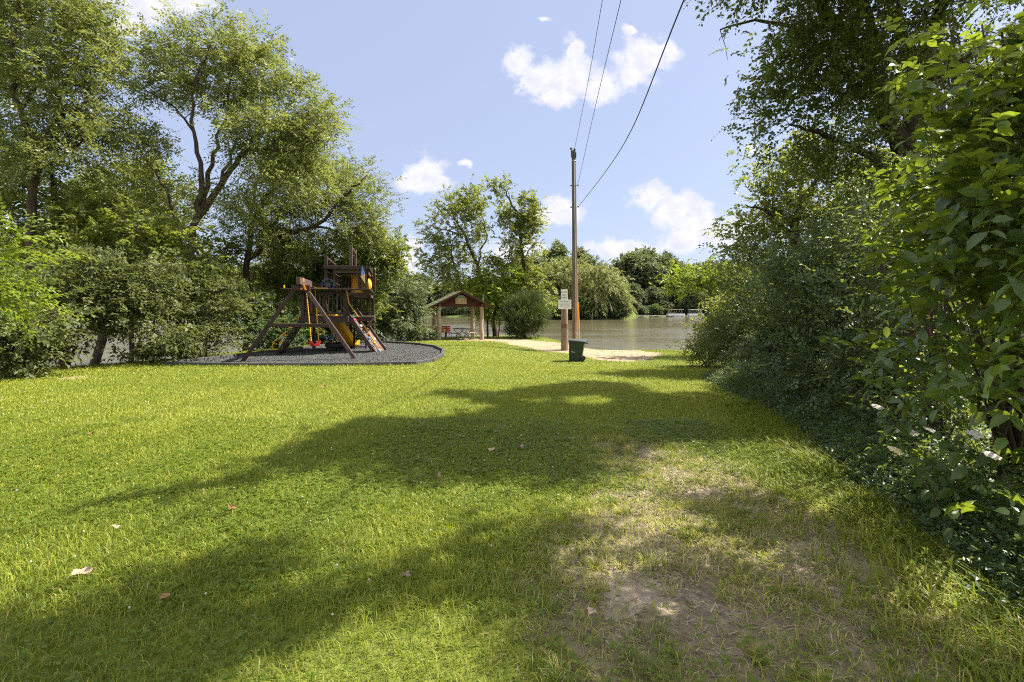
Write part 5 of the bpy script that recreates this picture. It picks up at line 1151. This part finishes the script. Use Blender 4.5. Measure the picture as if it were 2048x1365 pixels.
def grass():
    r = np.random.default_rng(9); VV, FQ, FT, RN = [], [], [], []; off = 0; RQ = []
    for y0, y1, n, h0, h1, wd in ((.9, 2.6, 46000, .03, .075, .0040), (2.6, 4.2, 115000, .03, .075, .0048), (4.2, 7, 150000, .03, .07, .0065), (7, 12, 190000, .03, .065, .0085), (12, 19, 150000, .035, .07, .014), (19, 29, 100000, .04, .075, .022), (29, 41, 26000, .05, .09, .04)):
        y = np.sqrt(r.uniform(y0 ** 2, y1 ** 2, n)); x = r.uniform(-1, 1, n) * (y * 1.17 + 1.3)
        sand, dirt, worn = masks(x, y); pad = poly_dist(PAD, x, y); sh = poly_dist(SHORE, x, y); hx = hedge_x(y)
        keep = (pad < -.07) & (sh > -.2) & (x < hx + 1.6) & (r.uniform(0, 1, n) > np.clip(sand * 1.1, 0, .93)) & (r.uniform(0, 1, n) > dirt * .93) & (r.uniform(0, 1, n) > worn * np.clip(.52 - .6 * (lump(x, y, 5.5) + .6 * lump(x + 7, y + 2, 11)), .12, .97))
        x, y, worn, sh, hx, pad = x[keep], y[keep], worn[keep], sh[keep], hx[keep], pad[keep]; n = len(x)
        cl = lump(x, y, 2.6) * .5 + lump(x + 3, y - 7, 7) * .4                    # tufts and patches
        edge = smooth(.9, 0, np.abs(x - hx + .35)) * smooth(14, 5, y)
        h = r.uniform(h0, h1, n) * (1 + .4 * np.clip(cl, -1, 1.2)) * (1 + 1.1 * edge * r.uniform(.2, 1, n)) * (1 + .8 * smooth(.8, .0, sh)) * (1 - .25 * worn)
        edging = smooth(-.35, -.08, pad); h *= 1 + .5 * edging
        a = r.uniform(0, 6.283, n) ; lean = r.uniform(.25, 1.25, n) * h * (1 + .8 * worn); w_ = wd * r.uniform(.7, 1.4, n) * (1 + .5 * edge)
        z = gz(x, y) - .004; dx, dy = np.cos(a), np.sin(a); sx, sy = -dy * w_ / 2, dx * w_ / 2
        tone = np.clip(.42 + .26 * cl + r.normal(size=n) * .17 + .26 * worn * r.uniform(0, 1.4, n) + .22 * lump(x * .6 + 11, y * .6, 1.1) - .10 * edge, 0, 1)
        tone = np.where(r.uniform(0, 1, n) < .022 + .3 * worn, r.uniform(.82, 1, n), tone)
        B = np.stack([x, y, z], 1); M_ = B + np.stack([dx * lean * .35, dy * lean * .35, h * .62], 1); T = B + np.stack([dx * lean, dy * lean, h * np.clip(1 - .25 * lean / h, .4, 1)], 1); S = np.stack([sx, sy, 0 * sx], 1)
        V = np.stack([B - S, B + S, M_ + S * .8, M_ - S * .8, T], 1).reshape(-1, 3); b = off + np.arange(n)[:, None] * 5
        VV.append(V); FQ.append(b + np.array([[0, 1, 2, 3]])); FT.append(b + np.array([[3, 2, 4]])); RN.append(tone); off += len(V)
    V = np.vstack(VV); rn = np.concatenate(RN)
    me = np_mesh('grass', V, [np.vstack(FQ), np.vstack(FT)], dict(rnd=('FACE', np.concatenate([rn, rn]))))
    tag(link('grass', me, GM), 'short mown grass covering the lawn, thin and straw coloured where worn', 'grass', kind='stuff')
grass()
def clover():
    r = np.random.default_rng(19); n = 60000; y = np.sqrt(r.uniform(1.2 ** 2, 7.5 ** 2, n)); x = r.uniform(-1, 1, n) * (y * 1.17 + 1); sand, dirt, worn = masks(x, y)
    f = lump(x, y, 1.6) + .8 * lump(x + 20, y, 4)
    keep = (f + r.normal(size=n) * .35 > .1) & (r.uniform(0, 1, n) > worn * .85) & (x < hedge_x(y)); x, y = x[keep], y[keep]; n = len(x)
    c = np.stack([x, y, gz(x, y) + r.uniform(.025, .055, n)], 1); up = norm(np.array([0, 0, 1.]) + r.normal(size=(n, 3)) * .25); a0 = r.uniform(0, 6.28, n); Pp = []; Dd = []; Nn = []
    for k in range(3): a = a0 + k * 2.094; Pp.append(c); Dd.append(np.stack([np.cos(a), np.sin(a), r.normal(size=n) * .15], 1)); Nn.append(up)
    P, D, Nn = np.vstack(Pp), np.vstack(Dd), np.vstack(Nn); L = r.uniform(.011, .021, len(P)) * (1 + .08 * np.tile(y, 3)); V, Fc, rn = leaf_arrays(P, D, Nn, L, L * .95, r.uniform(0, .75, len(P)), 'kite', .06, .05)
    tag(link('clover', np_mesh('clover', V, Fc, dict(rnd=('FACE', rn))), LM['lime']), 'low clover and broad-leaved weeds growing through the lawn', 'clover', kind='stuff')
    # clover heads
    m = 150; y = np.sqrt(r.uniform(1.6 ** 2, 10 ** 2, m)); x = r.uniform(-1, .25, m) * (y * 1.1); b = MB()
    for q in range(m):
        z = float(gz(x[q], y[q])); b.ball((x[q], y[q], z + .06), .0055 + .0004 * y[q], 6, 4)
    tag(b.build('clover_flowers', mat('clover_white', (.42, .38, .32), .9, .1), None), 'scattered small white clover flowers in the lawn', 'flowers', kind='stuff')
clover()
def undergrowth():
    """weeds and ground cover at the foot of the right-hand shrubs"""
    r = np.random.default_rng(29); n = 30000; y = np.sqrt(r.uniform(1.6 ** 2, 14 ** 2, n)); x = hedge_x(y) + r.exponential(.6, n) - .02 + r.normal(size=n) * .12
    near = smooth(9, 3, y); hh = np.clip((x - hedge_x(y) + .3) * .5, .02, .55) * r.uniform(.05, 1, n); O = np.stack([x, y, gz(x, y) + hh], 1); D = norm(r.normal(size=(n, 3)) * (1, 1, .3) + np.array([-.5, -.3, .5]))
    L = r.uniform(.1, .24, n); A = sprays(O, D, L, 7, .044, .028, .3, .8, r, r.uniform(0, .9, n)); V, Fc, rn = leaf_arrays(*A)
    tag(link('undergrowth', np_mesh('undergrowth', V, Fc, dict(rnd=('FACE', rn))), LM['dark']), 'low dark leafy weeds along the foot of the right-hand shrubs', 'weeds', kind='stuff')
    # tall bright grass tufts on the sunny edge
    n = 9000; y = np.sqrt(r.uniform(1.8 ** 2, 9 ** 2, n)); x = hedge_x(y) - .35 + r.normal(size=n) * .28; f = lump(x * 2, y * 2, 2.2); k = f > -.25; x, y = x[k], y[k]; n = len(x)
    h = r.uniform(.06, .17, n); a = r.normal(2.6, 1.2, n); ln = h * r.uniform(.4, 1.3, n); w_ = r.uniform(.005, .010, n); B = np.stack([x, y, gz(x, y)], 1); d = np.stack([np.cos(a), np.sin(a), 0 * a], 1); S = np.stack([-np.sin(a), np.cos(a), 0 * a], 1) * w_[:, None] / 2
    M_ = B + d * ln[:, None] * .3 + np.array([0, 0, 1]) * h[:, None] * .65; T = B + d * ln[:, None] + np.array([0, 0, 1]) * h[:, None] * .85
    V = np.stack([B - S, B + S, M_ + S, M_ - S, T], 1).reshape(-1, 3); b = np.arange(n)[:, None] * 5; rn = r.uniform(.1, .55, n)
    tag(link('tall_grass', np_mesh('tall_grass', V, [b + np.array([[0, 1, 2, 3]]), b + np.array([[3, 2, 4]])], dict(rnd=('FACE', np.concatenate([rn, rn])))), GM), 'taller bright grass along the edge of the right-hand shrubs', 'grass', kind='stuff')
undergrowth()
def near_leaves():
    """the big-leaved shrub at the right edge: arching shoots with opposite leaves"""
    r = np.random.default_rng(39)
    def shoots(name, label, base, targets, n, ll, lw, L, k, lf, seed, spread_=.25, dirb=(-.6, -.5, .35), per=1, sag=.35):
        rr = np.random.default_rng(seed); base = np.array(base, float); root = empty(name, base, label, 'shrub', 'shrubs along the right side of the lawn'); tb = MB(); O = []; D = []
        for c, rad, m in targets:
            c = np.array(c, float)
            for q in range(int(m * n)):
                e = c + rr.normal(size=3) * rad; d = norm(np.array(dirb) * rr.uniform(.5, 1.4, 3) + rr.normal(size=3) * .42); O.append(e); D.append(d)
            for q in range(3):
                e = c + rr.normal(size=3) * rad * .5; mid = (base + e) / 2 + np.array([.1, .1, .3]); t = np.linspace(0, 1, 6)[:, None]; p = (1 - t) ** 2 * (base + rr.normal(size=3) * .06) + 2 * t * (1 - t) * mid + t * t * e
                tb.tube(p - base, np.linspace(.022, .006, 6), 6)
        O, D = np.array(O), np.array(D); Ls = L * rr.uniform(.6, 1.3, len(O)); tb.build('stem', BARK, root, smooth_on=True)
        kp = sun_keep(O, rr); O, D, Ls = O[kp], D[kp], Ls[kp]
        A = sprays(O, D, Ls, k, ll, lw, sag, .8, rr, rr.uniform(0, .9, len(O)), jit=.3, opposite=True); V, Fc, rn = leaf_arrays(A[0] - base, *A[1:], shape='full', fold=.14, curl=.14)
        SV_, SF = stems(O - base, D, Ls, sag, .0032); mi = np.concatenate([np.zeros(len(Fc), int), np.ones(len(SF), int)]); rn = np.concatenate([rn, np.zeros(len(SF))])
        link('foliage', np_mesh('foliage', np.vstack([V, SV_]), [Fc, SF + len(V)], dict(rnd=('FACE', rn)), mat_idx=mi), [lf, BARK], root)
    P = lambda px, row, D: pw(px, row, D)
    shoots('shrub', 'nearest shrub with large drooping paired leaves, some glowing lime against the light', gp(2040, 1010), [
        (P(2010, 330, 3.2), .26, 1.1), (P(1960, 440, 3.3), .26, 1.2), (P(2030, 540, 3.0), .28, 1.3), (P(1930, 600, 3.6), .28, 1.1), (P(2000, 690, 3.3), .28, 1.3), (P(1900, 720, 3.8), .24, .9), (P(2060, 230, 3.2), .26, 1), (P(2070, 420, 2.8), .25, 1),
        (P(1980, 830, 3.5), .26, 1.1), (P(2060, 760, 3.1), .3, 1.2), (P(1870, 540, 4.2), .25, .8), (P(2040, 120, 3.2), .2, .7), (P(2060, 900, 3.3), .25, 1), (P(1900, 420, 4), .22, .7)], 56, .115, .066, .46, 9, LM['big'], 91)
    shoots('shrub', 'shrub with long arching shoots of small lime leaves reaching left over the dark ones', gp(1890, 930), [
        (P(1760, 440, 5.0), .22, .8), (P(1820, 470, 4.8), .25, 1.2), (P(1880, 540, 4.6), .28, 1.2), (P(1850, 620, 4.6), .26, 1), (P(1830, 720, 4.6), .25, .8), (P(1800, 330, 5.2), .28, .8), (P(1870, 380, 4.8), .3, 1), (P(1790, 560, 5), .2, .6), (P(1900, 800, 4.2), .25, .8)], 62, .062, .032, .5, 14, LM['big'], 92, dirb=(-.9, -.3, .42), sag=.1)
    shoots('shrub', 'overhead branch end of large leaves glowing lime at the upper right', gp(2080, 1000), [(P(2060, 140, 2.9), .16, .7), (P(2040, 40, 3.2), .2, .6), (P(1990, 170, 3.4), .12, .35), (P(1880, 110, 4.2), .22, .5), (P(1960, 60, 4), .25, .5)], 26, .10, .055, .4, 9, LM['lime'], 93, dirb=(-.9, -.4, .1))
near_leaves()
def queen_anne(i, px, row, D, lean, m, label):
    D *= .9; top = pw(px, row, D); r = np.random.default_rng(200 + i); b0 = np.array([top[0] + lean[0], top[1] + .05, float(gz(top[0] + lean[0], top[1] + .05))]); t = empty('wild_carrot', b0, label, 'flower', 'wild carrot flowers by the right-hand shrubs')
    p = top - b0; b = MB(); b.tube([(0, 0, 0), (p[0] * .25 + lean[0] * .1, p[1] * .3, p[2] * .55), (p[0] * .75, p[1] * .8, p[2] * .85), p * .985], [.0035, .003, .0025, .002], 5); st = b.build('stem', LM['lime'], t)
    h = MB(); tilt = norm(np.array([-lean[0] * .6 + r.normal() * .2, -.35, 1.])); x = norm(np.cross(tilt, (0, 1, .2))); y = np.cross(tilt, x)
    for k in range(46):
        q = math.sqrt((k + .5) / 46) * .05; a = k * 2.4; c = p + (x * math.cos(a) + y * math.sin(a)) * q + tilt * (.012 - .2 * q * q / .05)
        h.ball(c, .0066, 6, 4, (1.2, 1.2, .7))
        if k % 4 == 0: h.tube([p * .985, c], .0008, 3, caps=False)
    h.build('flower_head', m, t)
FW = mat('wild_carrot_white', (.60, .56, .50), .9, .1, var=.1); FY = mat('wild_carrot_cream', (.62, .55, .30), .9, .1, var=.1)
for i, (px, row, D, lean, m, lab) in enumerate(((1822, 866, 4.3, (.14, 0), FW, 'white wild carrot flower on a bright slanting stem, left of its twin'), (1861, 862, 4.2, (.08, 0), FW, 'white wild carrot flower turned away, right of its twin'), (1791, 902, 3.9, (.3, 0), FY, 'cream wild carrot flower on a bent stem, lowest and nearest the grass'),
        (1948, 870, 3.8, (.14, 0), FW, 'pale wild carrot flower high in the shade near the big-leaved shrub'), (1983, 912, 3.6, (.12, 0), FW, 'small wild carrot flower nearest the right edge'), (1784, 860, 4.6, (.1, 0), FW, 'small wild carrot flower seen edge-on beside the dark shrub'), (1755, 815, 5.0, (.12, 0), FW, 'greyish wild carrot flower deep against the dark shrub'))):
    queen_anne(i, px, row, D, lean, m, lab)
def dead_leaf(i, px, row, L, m, label):
    g = gp(px, row); r = np.random.default_rng(300 + i); a0 = r.uniform(0, 6.28); n = 11; out = []
    for k in range(n):     # ragged lobed blade, curled
        a = 2 * math.pi * k / n; q = L * (.5 + .18 * math.cos(3 * a + .4) + r.uniform(-.06, .06)) * (1.25 if k == 0 else 1); out.append((q * math.cos(a + a0), q * .7 * math.sin(a + a0), .35 * L * abs(math.cos(a + .5)) ** 2 * r.uniform(.5, 1)))
    b = MB(); b.add([(0, 0, 0)] + out, [(0, 1 + k, 1 + (k + 1) % n) for k in range(n)]); b.tube([(out[0][0], out[0][1], out[0][2]), (out[0][0] * 1.7, out[0][1] * 1.7, out[0][2] * .6)], .0015, 4)
    o = b.build('fallen_leaf', m, None); o.location = (g[0], g[1], g[2] + .045); o.rotation_euler = (R(r.uniform(10, 40)), R(r.uniform(-20, 20)), 0)
    so = o.modifiers.new('s', 'SOLIDIFY'); so.thickness = .0008; tag(o, label, 'leaf', 'fallen leaves on the lawn')
LB_ = mat('dry_leaf_tan', (.36, .28, .20), .8, .2, var=.3, vscale=40); LO = mat('dry_leaf_orange', (.26, .14, .07), .8, .2, var=.3, vscale=40); LG = mat('dry_leaf_grey', (.20, .15, .11), .8, .2, var=.3, vscale=40)
for i, (px, row, L, m, lab) in enumerate(((168, 1160, .11, LB_, 'large curled tan leaf on the grass at the lower left'), (463, 1028, .075, LO, 'orange-brown leaf lying alone in the middle of the sunny grass'), (328, 1208, .06, LO, 'small pinkish-brown leaf below the large curled one'), (877, 962, .08, LG, 'crumpled grey-brown leaf just below the long shadow'),
        (814, 1162, .065, LG, 'dark crumpled leaf at the edge of the near shadow'), (982, 908, .09, LB_, 'pale leaf inside the long shadow'), (182, 875, .10, LO, 'reddish leaf far off on the left lawn'), (648, 776, .12, LO, 'tan leaf far off in front of the rubber pad'), (1182, 1240, .055, LB_, 'pale leaf standing up beside the bare soil'), (1042, 902, .10, LG, 'grey leaf at the right end of the long shadow'), (235, 1068, .06, LB_, 'pale sliver of leaf left of the orange-brown one'))):
    dead_leaf(i, px, row, L * .8, m, lab)

def thatch():
    """dry clippings and grit on the worn soil"""
    r = np.random.default_rng(59); n = 70000; y = np.sqrt(r.uniform(1.0, 8.5 ** 2, n)); x = r.uniform(-.6, 3.4, n); sand, dirt, worn = masks(x, y)
    k = r.uniform(0, 1, n) < .75 * worn + .25 * dirt; x, y = x[k], y[k]; n = len(x); a = r.uniform(0, 6.28, n); L = r.uniform(.015, .06, n); w_ = r.uniform(.0012, .0026, n) * (1 + .12 * y)
    c = np.stack([x, y, gz(x, y) + r.uniform(.002, .018, n)], 1); d = np.stack([np.cos(a), np.sin(a), r.normal(size=n) * .18], 1) * L[:, None] / 2; s = np.stack([-np.sin(a), np.cos(a), 0 * a], 1) * w_[:, None]
    V = np.stack([c - d - s, c - d + s, c + d + s * .5, c + d - s * .5], 1).reshape(-1, 3); F_ = np.arange(n)[:, None] * 4 + np.array([[0, 1, 2, 3]])
    # grit
    m = 9000; y2 = np.sqrt(r.uniform(1.0, 8 ** 2, m)); x2 = r.uniform(-.3, 3.2, m); _, d2, w2 = masks(x2, y2); k = r.uniform(0, 1, m) < d2 * .9 + .06 * w2; x2, y2 = x2[k], y2[k]; m = len(x2)
    c2 = np.stack([x2, y2, gz(x2, y2) - .010], 1); q = norm(r.normal(size=(m, 4, 3))) * r.uniform(.003, .010, (m, 1, 1)); V2 = (c2[:, None] + q).reshape(-1, 3); T = (np.arange(m)[:, None, None] * 4 + np.array([(0, 1, 2), (0, 2, 3), (0, 3, 1), (1, 3, 2)])[None]).reshape(-1, 3) + len(V)
    tag(link('dry_thatch', np_mesh('dry_thatch', np.vstack([V, V2]), [F_, T], dict(rnd=('FACE', np.concatenate([r.uniform(0, 1, n), r.uniform(.5, 1, len(T))])))), grass_mat('dry_straw', ((0, (.10, .075, .04)), (.4, (.22, .17, .10)), (.7, (.34, .27, .17)), (1, (.42, .36, .26))), (.4, .3, .18), .15)), 'dry clippings and grit on the worn soil', 'thatch', kind='stuff')
thatch()
def tufts():
    r = np.random.default_rng(61); m = 620; y = np.sqrt(r.uniform(1.2, 7.5 ** 2, m)); x = r.uniform(-.4, 3.3, m); _, dirt, worn = masks(x, y); k = (worn > .3) & (r.uniform(0, 1, m) > dirt * .7) & (x < hedge_x(y)); cx, cy = x[k], y[k]; m = len(cx)
    per = 46; rad = r.uniform(.02, .075, m); i = np.repeat(np.arange(m), per); n = len(i); a = r.uniform(0, 6.28, n); q = np.sqrt(r.uniform(0, 1, n)) * rad[i]; x = cx[i] + q * np.cos(a); y = cy[i] + q * np.sin(a)
    h = r.uniform(.025, .10, n) * (.6 + 6 * rad[i]); a2 = a + r.normal(size=n) * .7; ln = h * r.uniform(.3, 1.5, n); w_ = r.uniform(.0022, .0045, n) * (1 + .06 * y); B = np.stack([x, y, gz(x, y) - .004], 1); d = np.stack([np.cos(a2), np.sin(a2), 0 * a], 1); S = np.stack([-np.sin(a2), np.cos(a2), 0 * a], 1) * w_[:, None] / 2; Z = np.array([0, 0, 1.])
    V = np.stack([B - S, B + S, B + d * ln[:, None] * .35 + Z * h[:, None] * .65 + S * .8, B + d * ln[:, None] * .35 + Z * h[:, None] * .65 - S * .8, B + d * ln[:, None] + Z * h[:, None] * .85], 1).reshape(-1, 3); b = np.arange(n)[:, None] * 5
    rn = np.clip(r.choice([.12, .3, .5, .85], m, p=[.3, .3, .15, .25])[i] + r.normal(size=n) * .1, 0, 1)
    tag(link('grass_tufts', np_mesh('grass_tufts', V, [b + np.array([[0, 1, 2, 3]]), b + np.array([[3, 2, 4]])], dict(rnd=('FACE', np.concatenate([rn, rn])))), GM), 'ragged green and straw coloured tufts standing on the worn soil', 'grass', kind='stuff')
tufts()
